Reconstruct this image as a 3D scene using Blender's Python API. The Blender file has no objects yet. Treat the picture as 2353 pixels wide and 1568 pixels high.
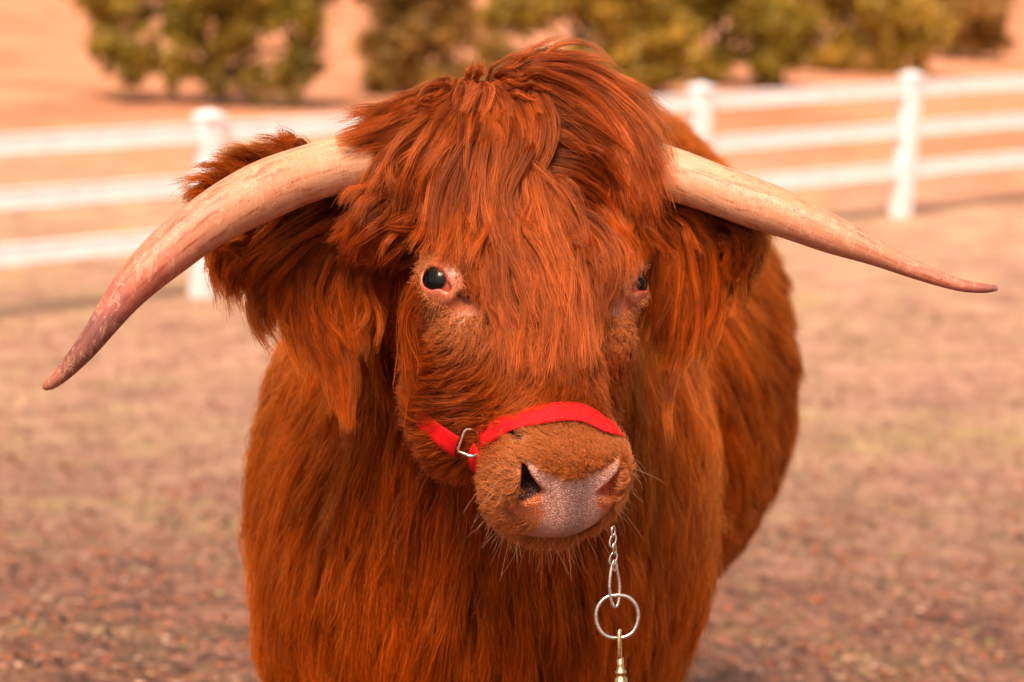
import bpy, bmesh, math, os, random, time
import numpy as np
from mathutils import Vector, Matrix, kdtree
from mathutils.bvhtree import BVHTree

T0 = time.time()
random.seed(7)
rng = np.random.default_rng(11)
scene = bpy.context.scene
R = math.radians
HQ = float(os.environ.get('HQ', '1'))          # hair amount (1 = full)

# ---------------------------------------------------------------- camera
FPX = 5550.0                                     # focal length in pixels of a 2353 px wide picture
PITCH, ROLL = 9.8, 3.4
cam_d = bpy.data.cameras.new('camera')
cam = bpy.data.objects.new('camera', cam_d)
scene.collection.objects.link(cam)
scene.camera = cam
cam_d.sensor_width = 36.0
cam_d.lens = 36.0 * FPX / 2353.0
cam_d.clip_start = 0.05
cam_d.clip_end = 2000
CAM = Vector((0, 0, 1.5))
_m = Matrix.Rotation(R(90 - PITCH), 3, 'X') @ Matrix.Rotation(R(ROLL), 3, 'Z')
cam.matrix_world = Matrix.Translation(CAM) @ _m.to_4x4()
cR, cU, cF = _m.col[0].copy(), _m.col[1].copy(), -_m.col[2]
cRn, cUn, cFn, CAMn = (np.array(v, dtype=float) for v in (cR, cU, cF, CAM))
cam_d.dof.use_dof = True
cam_d.dof.focus_distance = 2.56
cam_d.dof.aperture_fstop = 4.6

def W(px, py, d):
    """a real place in the world: the point at depth d (m) seen in direction (px, py)"""
    return CAMn + d * cFn + (px - 1176.5) / FPX * d * cRn + (784 - py) / FPX * d * cUn

def toPX(P):
    q = np.asarray(P) - CAMn
    d = q @ cFn
    return 1176.5 + FPX * (q @ cRn) / d, 784 - FPX * (q @ cUn) / d, d

# ---------------------------------------------------------------- world, sun, exposure
world = bpy.data.worlds.new("World")
scene.world = world
world.use_nodes = True
SUN_EL, SUN_AZ = 56.0, 196.0                    # azimuth clockwise from +Y
wn = world.node_tree
sky = wn.nodes.new('ShaderNodeTexSky')
sky.sky_type = 'NISHITA'
sky.sun_disc = False
sky.sun_elevation = R(SUN_EL)
sky.sun_rotation = R(SUN_AZ)
sky.dust_density = 4.0
sky.air_density = 1.2
bgn = wn.nodes['Background']
bgn.inputs['Strength'].default_value = 0.085
hs = wn.nodes.new('ShaderNodeHueSaturation')
hs.inputs['Saturation'].default_value = 0.25    # bright overcast: the sky has almost no blue
wn.links.new(sky.outputs[0], hs.inputs['Color'])
wn.links.new(hs.outputs[0], bgn.inputs['Color'])
sun_d = bpy.data.lights.new('sun', 'SUN')
sun = bpy.data.objects.new('sun', sun_d)
scene.collection.objects.link(sun)
sun_d.energy = 3.0
sun_d.angle = R(22)
sun_d.color = (1.0, 0.90, 0.80)
_sd = Vector((math.sin(R(SUN_AZ)) * math.cos(R(SUN_EL)), math.cos(R(SUN_AZ)) * math.cos(R(SUN_EL)), math.sin(R(SUN_EL))))
sun.rotation_euler = (-_sd).to_track_quat('-Z', 'Y').to_euler()

vs = scene.view_settings
vs.view_transform = 'Standard'
vs.look = 'None'
vs.gamma = 1.0
vs.exposure = 1.13
vs.use_curve_mapping = False
vs.use_white_balance = True
vs.white_balance_temperature = 7900
vs.white_balance_tint = 16

scene.render.engine = 'CYCLES'
cy = scene.cycles
cy.max_bounces = 8
cy.diffuse_bounces = 3
cy.glossy_bounces = 3
cy.transmission_bounces = 5
cy.transparent_max_bounces = 8
cy.use_denoising = True
cy.sample_clamp_indirect = 4
scene.cycles_curves.shape = 'RIBBONS'
scene.cycles_curves.subdivisions = 2

# ---------------------------------------------------------------- helpers
def tag(o, label=None, cat=None, group=None, kind=None):
    if label: o['label'] = label
    if cat: o['category'] = cat
    if group: o['group'] = group
    if kind: o['kind'] = kind
    return o

def empty(name, loc=(0, 0, 0), parent=None):
    o = bpy.data.objects.new(name, None)
    scene.collection.objects.link(o)
    o.empty_display_size = 0.1
    o.location = loc
    if parent: setparent(o, parent)
    return o

def setparent(o, parent):
    o.parent = parent
    o.matrix_parent_inverse = Matrix.Translation(-Vector(parent.location))

def mesh_obj(name, verts, faces, mat=None, parent=None, smooth=True):
    me = bpy.data.meshes.new(name)
    me.from_pydata([tuple(v) for v in verts], [], [tuple(f) for f in faces])
    me.update()
    if smooth: me.polygons.foreach_set('use_smooth', [True] * len(me.polygons))
    if mat: me.materials.append(mat)
    o = bpy.data.objects.new(name, me)
    scene.collection.objects.link(o)
    if parent: setparent(o, parent)
    return o

def bm_obj(name, bm, mat=None, parent=None, smooth=False):
    me = bpy.data.meshes.new(name)
    bm.to_mesh(me); bm.free()
    if smooth: me.polygons.foreach_set('use_smooth', [True] * len(me.polygons))
    if mat: me.materials.append(mat)
    o = bpy.data.objects.new(name, me)
    scene.collection.objects.link(o)
    if parent: setparent(o, parent)
    return o

def catmull(pts, n):
    """n points evenly spaced on a smooth curve through pts (rows may hold any columns)"""
    P = np.asarray(pts, dtype=float)
    P = np.vstack([2 * P[0] - P[1], P, 2 * P[-1] - P[-2]])
    out = []
    for i in range(1, len(P) - 2):
        a, b, c, d = P[i - 1], P[i], P[i + 1], P[i + 2]
        for t in np.linspace(0, 1, 12, endpoint=False):
            out.append(.5 * (2 * b + (c - a) * t + (2 * a - 5 * b + 4 * c - d) * t * t + (3 * b - 3 * c + d - a) * t ** 3))
    out.append(P[-2])
    out = np.array(out)
    s = np.concatenate([[0], np.cumsum(np.linalg.norm(np.diff(out[:, :3] if out.shape[1] >= 3 else out, axis=0), axis=1))])
    u = np.linspace(0, s[-1], n)
    return np.stack([np.interp(u, s, out[:, k]) for k in range(out.shape[1])], axis=1)

def tube_geo(path, radii, seg=12, closed=False, flat=None, caps=True):
    """verts, faces of a tube along path; radii per point"""
    P = np.asarray(path, float); n = len(P)
    if np.isscalar(radii): radii = [radii] * n
    T = np.roll(P, -1, 0) - np.roll(P, 1, 0) if closed else np.gradient(P, axis=0)
    T /= np.linalg.norm(T, axis=1)[:, None]
    up = np.array([0, 0, 1.0]) if abs(T[0][2]) < .9 else np.array([1.0, 0, 0])
    N = np.cross(T[0], up); N /= np.linalg.norm(N)
    vs_, fs = [], []
    for i in range(n):
        N = N - T[i] * (N @ T[i]); N /= np.linalg.norm(N)
        B = np.cross(T[i], N)
        for k in range(seg):
            a = 2 * math.pi * k / seg
            vs_.append(P[i] + radii[i] * (math.cos(a) * N + math.sin(a) * B))
    m = n if closed else n - 1
    for i in range(m):
        j = (i + 1) % n
        for k in range(seg):
            l = (k + 1) % seg
            fs.append((i * seg + k, i * seg + l, j * seg + l, j * seg + k))
    if caps and not closed:
        fs.append(tuple(range(seg))[::-1]); fs.append(tuple((n - 1) * seg + k for k in range(seg)))
    return vs_, fs

# ---------------------------------------------------------------- materials
def mat_new(name):
    m = bpy.data.materials.new(name); m.use_nodes = True
    return m, m.node_tree.nodes, m.node_tree.links, m.node_tree.nodes['Principled BSDF']

def N_(nodes, t, **kw):
    n = nodes.new(t)
    for k, v in kw.items():
        if k in n.inputs.keys(): n.inputs[k].default_value = v
        else: setattr(n, k, v)
    return n

def ramp(nodes, stops, interp='LINEAR'):
    r = nodes.new('ShaderNodeValToRGB'); r.color_ramp.interpolation = interp
    e = r.color_ramp.elements
    while len(e) > 1: e.remove(e[0])
    e[0].position = stops[0][0]; e[0].color = (*stops[0][1], 1)
    for p, c in stops[1:]:
        x = e.new(p); x.color = (*c, 1)
    return r

def mix(nodes, links, fac, a, b, mode='MIX'):
    n = nodes.new('ShaderNodeMix'); n.data_type = 'RGBA'; n.blend_type = mode
    for s, v in ((0, fac), (6, a), (7, b)):
        if hasattr(v, 'is_output'): links.new(v, n.inputs[s])
        elif s == 0: n.inputs[0].default_value = v
        else: n.inputs[s].default_value = (*v, 1)
    return n.outputs[2]

def noise(nodes, links, scale, detail=4, rough=.55, vec=None, dist=0):
    n = nodes.new('ShaderNodeTexNoise'); n.inputs['Scale'].default_value = scale
    n.inputs['Detail'].default_value = detail; n.inputs['Roughness'].default_value = rough
    n.inputs['Distortion'].default_value = dist
    if vec: links.new(vec, n.inputs['Vector'])
    return n.outputs['Fac']

def simple_mat(name, col, rough=.6, metal=0, nscale=0, namt=.3, bump=0, bscale=200):
    m, nd, ln, p = mat_new(name)
    p.inputs['Roughness'].default_value = rough; p.inputs['Metallic'].default_value = metal
    g = nd.new('ShaderNodeTexCoord').outputs['Object']
    if nscale:
        r = ramp(nd, [(.3, tuple(c * (1 - namt) for c in col)), (.7, tuple(min(1, c * (1 + namt)) for c in col))])
        ln.new(noise(nd, ln, nscale, vec=g), r.inputs[0]); ln.new(r.outputs[0], p.inputs['Base Color'])
    else: p.inputs['Base Color'].default_value = (*col, 1)
    if bump:
        b = nd.new('ShaderNodeBump'); b.inputs['Strength'].default_value = bump; b.inputs['Distance'].default_value = .002
        ln.new(noise(nd, ln, bscale, vec=g), b.inputs['Height']); ln.new(b.outputs[0], p.inputs['Normal'])
    return m

def hair_mat(name, root, tip, dark, rnd=.35, rough=.32, scale=9.0, trans=True):
    """strand shader: pigment runs from root colour, darkened as painted shade between locks, to tip colour, and whole locks differ from one another"""
    m = bpy.data.materials.new(name); m.use_nodes = True
    nd, ln = m.node_tree.nodes, m.node_tree.links
    nd.remove(nd['Principled BSDF'])
    out = nd['Material Output']
    hi = nd.new('ShaderNodeHairInfo')
    c = mix(nd, ln, hi.outputs['Intercept'], root, tip)
    g = nd.new('ShaderNodeTexCoord').outputs['Object']
    r = nd.new('ShaderNodeMapRange'); r.inputs['From Min'].default_value = .45; r.inputs['From Max'].default_value = .75
    r.inputs['To Max'].default_value = .8
    ln.new(noise(nd, ln, scale, 3, vec=g), r.inputs['Value'])
    c = mix(nd, ln, r.outputs[0], c, dark)
    at = nd.new('ShaderNodeAttribute'); at.attribute_name = 'tone'
    vm = nd.new('ShaderNodeVectorMath'); vm.operation = 'SCALE'
    ln.new(c, vm.inputs[0]); ln.new(at.outputs['Fac'], vm.inputs['Scale'])
    pa = nd.new('ShaderNodeAttribute'); pa.attribute_name = 'pale'
    pc = mix(nd, ln, pa.outputs['Fac'], vm.outputs[0], (.64, .225, .080))
    h = nd.new('ShaderNodeBsdfHairPrincipled'); h.model = 'CHIANG'; h.parametrization = 'COLOR'
    ln.new(pc, h.inputs['Color'])
    h.inputs['Roughness'].default_value = rough
    h.inputs['Radial Roughness'].default_value = .5
    h.inputs['IOR'].default_value = 1.30
    h.inputs['Random Roughness'].default_value = .2
    next(i for i in h.inputs if i.name == 'Random Color').default_value = rnd
    ln.new(hi.outputs['Random'], h.inputs['Random'])
    df = nd.new('ShaderNodeBsdfDiffuse'); ln.new(pc, df.inputs['Color'])
    ms = nd.new('ShaderNodeMixShader'); ms.inputs[0].default_value = .50
    ln.new(h.outputs[0], ms.inputs[1]); ln.new(df.outputs[0], ms.inputs[2])
    ln.new(ms.outputs[0], out.inputs['Surface'])
    return m

# ---------------------------------------------------------------- the cow: implicit body
def smin(a, b, k):
    h = np.maximum(k - np.abs(a - b), 0) / k
    return np.minimum(a, b) - h * h * k * .25
def smax(a, b, k): return -smin(-a, -b, k)

PSI, TLT = R(17), R(30)
def cs(x, y, z):      # camera-space direction (x right, y up, z towards the camera) -> world
    return x * cRn + y * cUn - z * cFn
HF = cs(math.sin(PSI) * math.sin(TLT), -math.cos(TLT), math.cos(PSI) * math.sin(TLT))   # down the face
HU = cs(math.cos(PSI), 0, -math.sin(PSI))                                             # towards the picture's right
HN = cs(math.sin(PSI) * math.cos(TLT), math.sin(TLT), math.cos(PSI) * math.cos(TLT))    # out of the forehead
HO = W(1176.5, 300, 2.68)
def H(u, v, w): return HO + u * HU + v * HF + w * HN
def toH(P):
    q = P - HO
    return q @ HU, q @ HF, q @ HN

prof = np.array([  # v, half width, top w, bottom w
    [-.02, .070, -.045, -.18],
    [.02, .092, -.008, -.20],
    [.07, .103, .004, -.21],
    [.13, .106, .010, -.225],
    [.20, .100, .012, -.235],
    [.26, .079, .011, -.215],
    [.32, .061, .010, -.165],
    [.37, .054, .008, -.135],
    [.42, .056, .002, -.125]])

def ell(P, c, r, k=None):
    q = (P - c)
    if k is not None: q = np.stack([q @ k[0], q @ k[1], q @ k[2]], -1)
    q = q / np.asarray(r)
    l = np.sqrt((q * q).sum(-1)) + 1e-6
    g = np.sqrt(((q / np.asarray(r)) ** 2).sum(-1)) + 1e-6
    return l * (l - 1) / g

HB = (HU, HF, HN)
def cone(P, a, b, ra, rb):
    ab = b - a; t = np.clip(((P - a) @ ab) / (ab @ ab), 0, 1)
    q = P - a - t[..., None] * ab
    return np.sqrt((q * q).sum(-1)) - (ra + (rb - ra) * t)

def cone_s(P, a, b, ra, rb, ax, s):
    """cone with the direction ax squeezed by s (s<1: longer in ax)"""
    f = lambda q: q - np.multiply.outer(q @ ax, ax) * (1 - s)
    return cone(f(P), f(a), f(b), ra, rb)

ZZ = np.array([0, 0, 1.0])
TA = W(1130, 1040, 3.30); TB = W(1350, 745, 4.25)
BAX = (TB - TA) * np.array([1, 1, 0]); BAX /= np.linalg.norm(BAX)       # towards the rump
BSD = np.array([BAX[1], -BAX[0], 0])                                   # towards the picture's right
LEGS = []
for t, sx, front in ((-.02, -1, 1), (-.02, 1, 1), (1.02, -1, 0), (1.02, 1, 0)):
    c = TA + (TB - TA) * t
    LEGS.append((np.array([c[0], c[1], 0]) + BSD * sx * (.15 if front else .12), front))
EAR_L = (W(850, 505, 2.69), W(510, 560, 2.655), W(640, 420, 2.66))
EAR_R = (W(1490, 510, 2.755), W(1730, 575, 2.745), W(1610, 480, 2.75))
EYE_L, EYE_R = H(-.1000, .192, -.014), H(.1000, .192, -.014)
EYR = .0230
LIDF = {}
for s, c in ((-1, EYE_L), (1, EYE_R)):
    o = HU * s * .72 + HN * .62 + HF * .04; o = o / np.linalg.norm(o)       # looking direction
    ai = cRn * .87 - cUn * .47
    a = HU * (ai @ HU) * -s + HF * (ai @ HF) + HN * (ai @ HN)
    a = a - o * (a @ o); a /= np.linalg.norm(a)                              # long axis of the slit (towards the nose)
    LIDF[s] = (c, o, a, np.cross(o, a))

def sdf_head(P):
    u, v, w = toH(P)
    vc = np.clip(v, prof[0, 0], prof[-1, 0])
    a = np.interp(vc, prof[:, 0], prof[:, 1]); wt = np.interp(vc, prof[:, 0], prof[:, 2]); wb = np.interp(vc, prof[:, 0], prof[:, 3])
    wc = (wt + wb) / 2; b = (wt - wb) / 2
    x, y = np.abs(u) / a, np.abs(w - wc) / b
    r = (x ** 2.6 + y ** 2.6 + 1e-9) ** (1 / 2.6)
    f = (r - 1) / np.maximum(r, .05) * np.sqrt(u * u + (w - wc) ** 2)
    dv = v - vc
    f = np.where(np.abs(dv) > 0, np.sqrt(np.maximum(f, 0) ** 2 + dv * dv) + np.minimum(f, 0) * 0 + np.where(f < 0, 0, 0), f)
    au = np.abs(u)
    A = np.stack([au, v, w], -1)
    def e(c, rr): return ell(A, np.array(c), rr)
    f = smin(f, e((0, .02, -.06), (.085, .075, .065)), .05)            # poll
    f = smin(f, e((.085, .035, -.045), (.052, .036, .040)), .035)        # horn boss
    f = smin(f, e((.03, .004, -.052), (.088, .058, .054)), .05)         # thick hair cushion of the poll
    b2 = ell(np.stack([u, v, w], -1), np.array((.040, -.006, -.055)), (.068, .044, .050))
    f = smin(f, b2, .04)
    f = smin(f, e((.085, .165, -.020), (.030, .034, .030)), .035)       # brow
    f = smin(f, e((.088, .235, -.045), (.020, .040, .030)), .04)        # cheek bone
    f = smin(f, e((.068, .27, -.14), (.034, .075, .065)), .05)          # jaw
    # muzzle
    f = smin(f, e((-.004, .398, -.042), (.064, .060, .060)), .03)
    f = smin(f, e((-.004, .430, -.040), (.055, .045, .048)), .02)
    f = smin(f, e((.040, .420, -.012), (.028, .045, .026)), .016)
    f = smin(f, e((0, .415, -.098), (.052, .040, .030)), .02)          # lower lip
    f = smin(f, e((.040, .402, -.072), (.030, .042, .034)), .02)       # upper lip hanging at the sides
    # flat front of the nose pad
    pl = (v * .86 + w * .50) - .374
    f = smax(f, pl - .004 * np.exp(-(au / .02) ** 2), .018)
    # mouth line
    sl = np.sqrt((pl + .004) ** 2 + ((w + .084) - .06 * au) ** 2) - .003
    f = smax(f, -np.where(au < .058, sl, 1), .006)
    # groove between the pad and the upper lip skin at the side
    # nostrils: comma shaped holes
    k1 = smax(au - .0545, (au - .050) * -.69 + (w - .005) * .724, .007)
    k1 = smax(k1, (au - .028) * -.48 + (w + .016) * -.877, .007)
    f = smax(f, -smax(k1, -(pl + np.where(u < 0, .034, .014)), .006), .006)
    # raised rim above the nostril
    # eye sockets with lids
    for s in (-1, 1):
        c, o, ax, bx = LIDF[s]
        q = P - c
        so, sa, sb = q @ o, q @ ax, q @ bx
        lid = np.sqrt(so * so + sa * sa + sb * sb) - (EYR + .006)
        f = smin(f, lid, .016)
        up = bx * (1 if bx @ ZZ > 0 else -1); su = q @ up
        f = smin(f, np.sqrt((np.sqrt((sa / 1.35) ** 2 + su ** 2) - .0200) ** 2 + (so - .011) ** 2) - np.clip(.0032 + su * .12, .0022, .0052), .008)
        op = np.sqrt(((sa - .001) / 1.25) ** 2 + (np.where(su > 0, su * 1.10, su)) ** 2) - .0119
        op = smin(op, np.sqrt((sa - .0200) ** 2 + (su + .0020) ** 2) - .0032, .008)       # inner corner
        op = np.where(so > 0, op, 1)
        cut = smax(op, -(so - .000), .003)
        f = smax(f, -smax(cut, np.sqrt((q * q).sum(-1)) - .055, .002), .004)
        cq = q - ax * .0205 - o * .0075 + up * .002
        f = smin(f, np.sqrt((cq * cq).sum(-1)) - .0050, .003)                            # fleshy inner corner
    return f

def ear(P, e):
    a, b, m = e
    L = b - a; ln = np.linalg.norm(L); L = L / ln
    nrm = np.cross(L, ZZ * .9 - cFn * .0); nrm = -cFn * .8 + ZZ * -.35; nrm = nrm - L * (nrm @ L); nrm /= np.linalg.norm(nrm)
    B = np.cross(L, nrm)
    c = a + L * ln * .52
    q = P - c
    x, y, z = q @ L, q @ B, q @ nrm
    wdt = .062 * np.sqrt(np.clip(1 - (x / (ln * .55)) ** 2, .02, 1))
    z = z + y * y * 3.0 - .006
    q2 = np.stack([x / (ln * .55), y / .062, z / .012], -1)
    l = np.sqrt((q2 * q2).sum(-1)) + 1e-6
    g = np.sqrt(((q2 / np.array([ln * .55, .062, .012])) ** 2).sum(-1)) + 1e-6
    return l * (l - 1) / g

def sdf(P):
    P = np.asarray(P, dtype=np.float64)
    f = np.full(P.shape[:-1], 1e3)
    # torso
    t = cone_s(P, TA - ZZ * .03, TB, .240, .310, ZZ, .80)
    t = smin(t, cone_s(P, TA + (TB - TA) * .45 - ZZ * .03, TB - (TB - TA) * .3 - ZZ * .03 + BSD * .025, .325, .335, ZZ, .86), .1)
    t = smin(t, ell(P, TA + BSD * -.005 - BAX * .12 - ZZ * .08, (.25, .30, .36), (BSD, BAX, ZZ)), .15)   # brisket
    n0 = H(0, .05, -.16)
    t = smin(t, cone_s(P, n0, TA + ZZ * .03 - BAX * .05, .115, .215, ZZ, .85), .12)
    t = smin(t, cone_s(P, n0 - ZZ * .12 + BAX * .05, TA - ZZ * .2 - BAX * .22, .075, .16, ZZ, .8), .12)
    for c, front in LEGS:
        if front:
            k = c + BAX * -.01 + ZZ * .34
            t = smin(t, cone(P, c + ZZ * .66, k, .115, .062), .08)
            t = smin(t, cone(P, k, c + ZZ * .09, .060, .045), .03)
            t = smin(t, cone(P, c + ZZ * .10 - BAX * .0, c + ZZ * .035 - BAX * .03, .045, .055), .02)
        else:
            k = c + BAX * .10 + ZZ * .40
            t = smin(t, cone(P, c + ZZ * .72 - BAX * .06, k, .17, .068), .1)
            t = smin(t, cone(P, k, c + ZZ * .09 + BAX * .05, .058, .042), .03)
            t = smin(t, cone(P, c + ZZ * .10 + BAX * .05, c + ZZ * .035 + BAX * .02, .043, .052), .02)
    t = smin(t, cone(P, TB + BAX * .36 + ZZ * .30, TB + BAX * .42 - ZZ * .25, .035, .022), .04)           # tail dock
    hmask = (np.abs((P - HO) @ HU) < .45) & (((P - HO) @ cFn) < .45)
    if hmask.any():
        Q = P[hmask]
        th = t[hmask]
        h = sdf_head(Q)
        r = smin(h, th, .05)
        r = smin(r, ear(Q, EAR_L), .02)
        r = smin(r, ear(Q, EAR_R), .02)
        t[hmask] = r
    t = smax(t, .0 - P[..., 2] + .002, .005)
    return t

def grad(P, e=.0015):
    g = np.stack([sdf(P + d) - sdf(P - d) for d in (np.eye(3) * e)], -1) / (2 * e)
    n = np.linalg.norm(g, axis=-1, keepdims=True) + 1e-9
    return g / n, n[..., 0]

def axis_grid(lo, flo, fhi, hi, fine, coarse):
    a = list(np.arange(flo, fhi, fine))
    g, x, s = [], flo, fine
    while x > lo:
        s = min(s * 1.12, coarse); x -= s; g.append(x)
    g = g[::-1] + a
    x, s = a[-1], fine
    while x < hi:
        s = min(s * 1.12, coarse); x += s; g.append(x)
    return np.array(g)

def surface_nets():
    hc = np.array([H(u, v, w) for u in (-.13, .13) for v in (-.06, .48) for w in (-.16, .05)])
    lo, hi = hc.min(0), hc.max(0)
    xs = axis_grid(-.60, lo[0], hi[0], .75, .0030, .022)
    ys = axis_grid(2.2, lo[1] - .0, hi[1], 5.2, .0030, .025)
    zs = axis_grid(-.03, lo[2], hi[2], 1.55, .0030, .022)
    nx, ny, nz = len(xs), len(ys), len(zs)
    # coarse pass on blocks
    S = 6
    cx, cy_, cz = (np.append(a[::S], a[-1]) for a in (xs, ys, zs))
    G = np.stack(np.meshgrid(cx, cy_, cz, indexing='ij'), -1)
    C = sdf(G)
    F = np.empty((nx, ny, nz), np.float32)
    F[:] = np.repeat(np.repeat(np.repeat(C[:-1, :-1, :-1], S, 0), S, 1), S, 2)[:nx, :ny, :nz] * 1.0
    bl = []
    ci, cj, ck = C.shape
    mn = np.full((ci - 1, cj - 1, ck - 1), 1e9); sg = np.zeros_like(mn)
    for a in (0, 1):
        for b in (0, 1):
            for c in (0, 1):
                v = C[a:ci - 1 + a, b:cj - 1 + b, c:ck - 1 + c]
                mn = np.minimum(mn, np.abs(v)); sg += (v < 0)
    dx, dy, dz = np.diff(cx), np.diff(cy_), np.diff(cz)
    diag = np.sqrt(dx[:, None, None] ** 2 + dy[None, :, None] ** 2 + dz[None, None, :] ** 2)
    act = (mn < diag * 1.3 + .008) | ((sg > 0) & (sg < 8))
    M = np.repeat(np.repeat(np.repeat(act, S, 0), S, 1), S, 2)[:nx, :ny, :nz]
    idx = np.argwhere(np.pad(M, [(0, nx - M.shape[0]), (0, ny - M.shape[1]), (0, nz - M.shape[2])]) if M.shape != (nx, ny, nz) else M)
    for i in range(0, len(idx), 400000):
        k = idx[i:i + 400000]
        P = np.stack([xs[k[:, 0]], ys[k[:, 1]], zs[k[:, 2]]], -1)
        F[k[:, 0], k[:, 1], k[:, 2]] = sdf(P)
    ins = F < 0
    cnt = np.zeros((nx - 1, ny - 1, nz - 1), np.int8)
    for a in (0, 1):
        for b in (0, 1):
            for c in (0, 1):
                cnt += ins[a:nx - 1 + a, b:ny - 1 + b, c:nz - 1 + c]
    cells = np.argwhere((cnt > 0) & (cnt < 8))
    ids = np.full(cnt.shape, -1, np.int32)
    ids[tuple(cells.T)] = np.arange(len(cells))
    acc = np.zeros((len(cells), 3)); num = np.zeros(len(cells))
    X = (xs, ys, zs)
    for ax in range(3):
        o1, o2 = [k for k in range(3) if k != ax]
        for a in (0, 1):
            for b in (0, 1):
                k = cells.copy(); k[:, o1] += a; k[:, o2] += b
                k2 = k.copy(); k2[:, ax] += 1
                f1, f2 = F[tuple(k.T)], F[tuple(k2.T)]
                m = (f1 < 0) != (f2 < 0)
                t = np.where(m, f1 / np.where(m, f1 - f2, 1), 0)
                p = np.stack([X[d][k[:, d]] for d in range(3)], -1)
                p[:, ax] += t * (X[ax][k2[:, ax]] - X[ax][k[:, ax]])
                acc[m] += p[m]; num[m] += 1
    V = acc / num[:, None]
    quads = []
    for ax in range(3):
        o1, o2 = (ax + 1) % 3, (ax + 2) % 3
        sl1 = [slice(None)] * 3; sl2 = [slice(None)] * 3
        sl1[ax] = slice(0, -1); sl2[ax] = slice(1, None)
        ch = ins[tuple(sl1)] != ins[tuple(sl2)]
        k = np.argwhere(ch)
        ok = (k[:, o1] > 0) & (k[:, o2] > 0) & (k[:, o1] < ch.shape[o1] - 1) & (k[:, o2] < ch.shape[o2] - 1)
        k = k[ok]
        def cid(d1, d2):
            q = k.copy(); q[:, o1] += d1; q[:, o2] += d2
            return ids[tuple(q.T)]
        q = np.stack([cid(-1, -1), cid(0, -1), cid(0, 0), cid(-1, 0)], -1)
        flip = ~ins[tuple(k.T)]
        q[flip] = q[flip][:, ::-1]
        quads.append(q)
    Q = np.vstack(quads)
    Q = Q[(Q >= 0).all(1)]
    for _ in range(2):
        g, n = grad(V)
        V -= g * np.clip(sdf(V) / np.maximum(n, .3), -.004, .004)[:, None]
    return V, Q

V, Q = surface_nets()
print('body mesh', len(V), len(Q), round(time.time() - T0, 1))
g, _n = grad(V, .003)
# make sure faces look outwards
fn = np.cross(V[Q[:, 1]] - V[Q[:, 0]], V[Q[:, 2]] - V[Q[:, 0]])
if ((fn * g[Q[:, 0]]).sum(1)).mean() < 0: Q = Q[:, ::-1]
bvh = BVHTree.FromPolygons([tuple(v) for v in V], [tuple(int(i) for i in q) for q in Q])
print('bvh', round(time.time() - T0, 1))

def surf_depth(px, py, lo=2.2, hi=5.5):
    """depth of the cow's skin in that direction, or of the closest approach when the line passes beside it"""
    d = Vector(W(px, py, 1.0) - CAMn)
    hit = bvh.ray_cast(CAM, d.normalized())
    if hit[0] is not None:
        return float((np.array(hit[0]) - CAMn) @ cFn)
    ds = np.linspace(lo, hi, 400)
    P = np.stack([W(px, py, x) for x in ds])
    return float(ds[np.argmin(sdf(P))])

# ---------------------------------------------------------------- cow materials
m_body, nd, ln, p = mat_new('cow_skin')
at = nd.new('ShaderNodeVertexColor'); at.layer_name = 'pigment_shade'
tc = nd.new('ShaderNodeTexCoord').outputs['Object']
c = mix(nd, ln, .35, at.outputs['Color'], (1, 1, 1), 'MULTIPLY')
rr = ramp(nd, [(.35, (.75, .72, .70)), (.65, (1.15, 1.1, 1.1))])
ln.new(noise(nd, ln, 240, 3, vec=tc), rr.inputs[0])
c = mix(nd, ln, 1.0, at.outputs['Color'], rr.outputs[0], 'MULTIPLY')
vo = nd.new('ShaderNodeTexVoronoi'); vo.inputs['Scale'].default_value = 360; vo.feature = 'DISTANCE_TO_EDGE'
ln.new(tc, vo.inputs['Vector'])
bp = nd.new('ShaderNodeBump'); bp.inputs['Strength'].default_value = .9; bp.inputs['Distance'].default_value = .0016
mr = nd.new('ShaderNodeMapRange'); mr.inputs['From Max'].default_value = .22
ln.new(vo.outputs['Distance'], mr.inputs['Value'])
at2 = nd.new('ShaderNodeAttribute'); at2.attribute_name = 'pebble'
bs = nd.new('ShaderNodeMath'); bs.operation = 'MULTIPLY_ADD'; bs.inputs[1].default_value = .60; bs.inputs[2].default_value = .05
ln.new(at2.outputs['Fac'], bs.inputs[0]); ln.new(bs.outputs[0], bp.inputs['Strength'])
ln.new(mr.outputs[0], bp.inputs['Height']); ln.new(bp.outputs[0], p.inputs['Normal'])
rc = nd.new('ShaderNodeMapRange'); rc.inputs['To Min'].default_value = .70; rc.inputs['To Max'].default_value = 1.12
ln.new(mr.outputs[0], rc.inputs['Value'])
vm = nd.new('ShaderNodeVectorMath'); vm.operation = 'SCALE'; ln.new(c, vm.inputs[0]); ln.new(rc.outputs[0], vm.inputs['Scale'])
ln.new(vm.outputs[0], p.inputs['Base Color'])
p.inputs['Roughness'].default_value = .40
p.inputs['Subsurface Weight'].default_value = .12
p.inputs['Subsurface Radius'].default_value = (.01, .004, .002)

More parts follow.
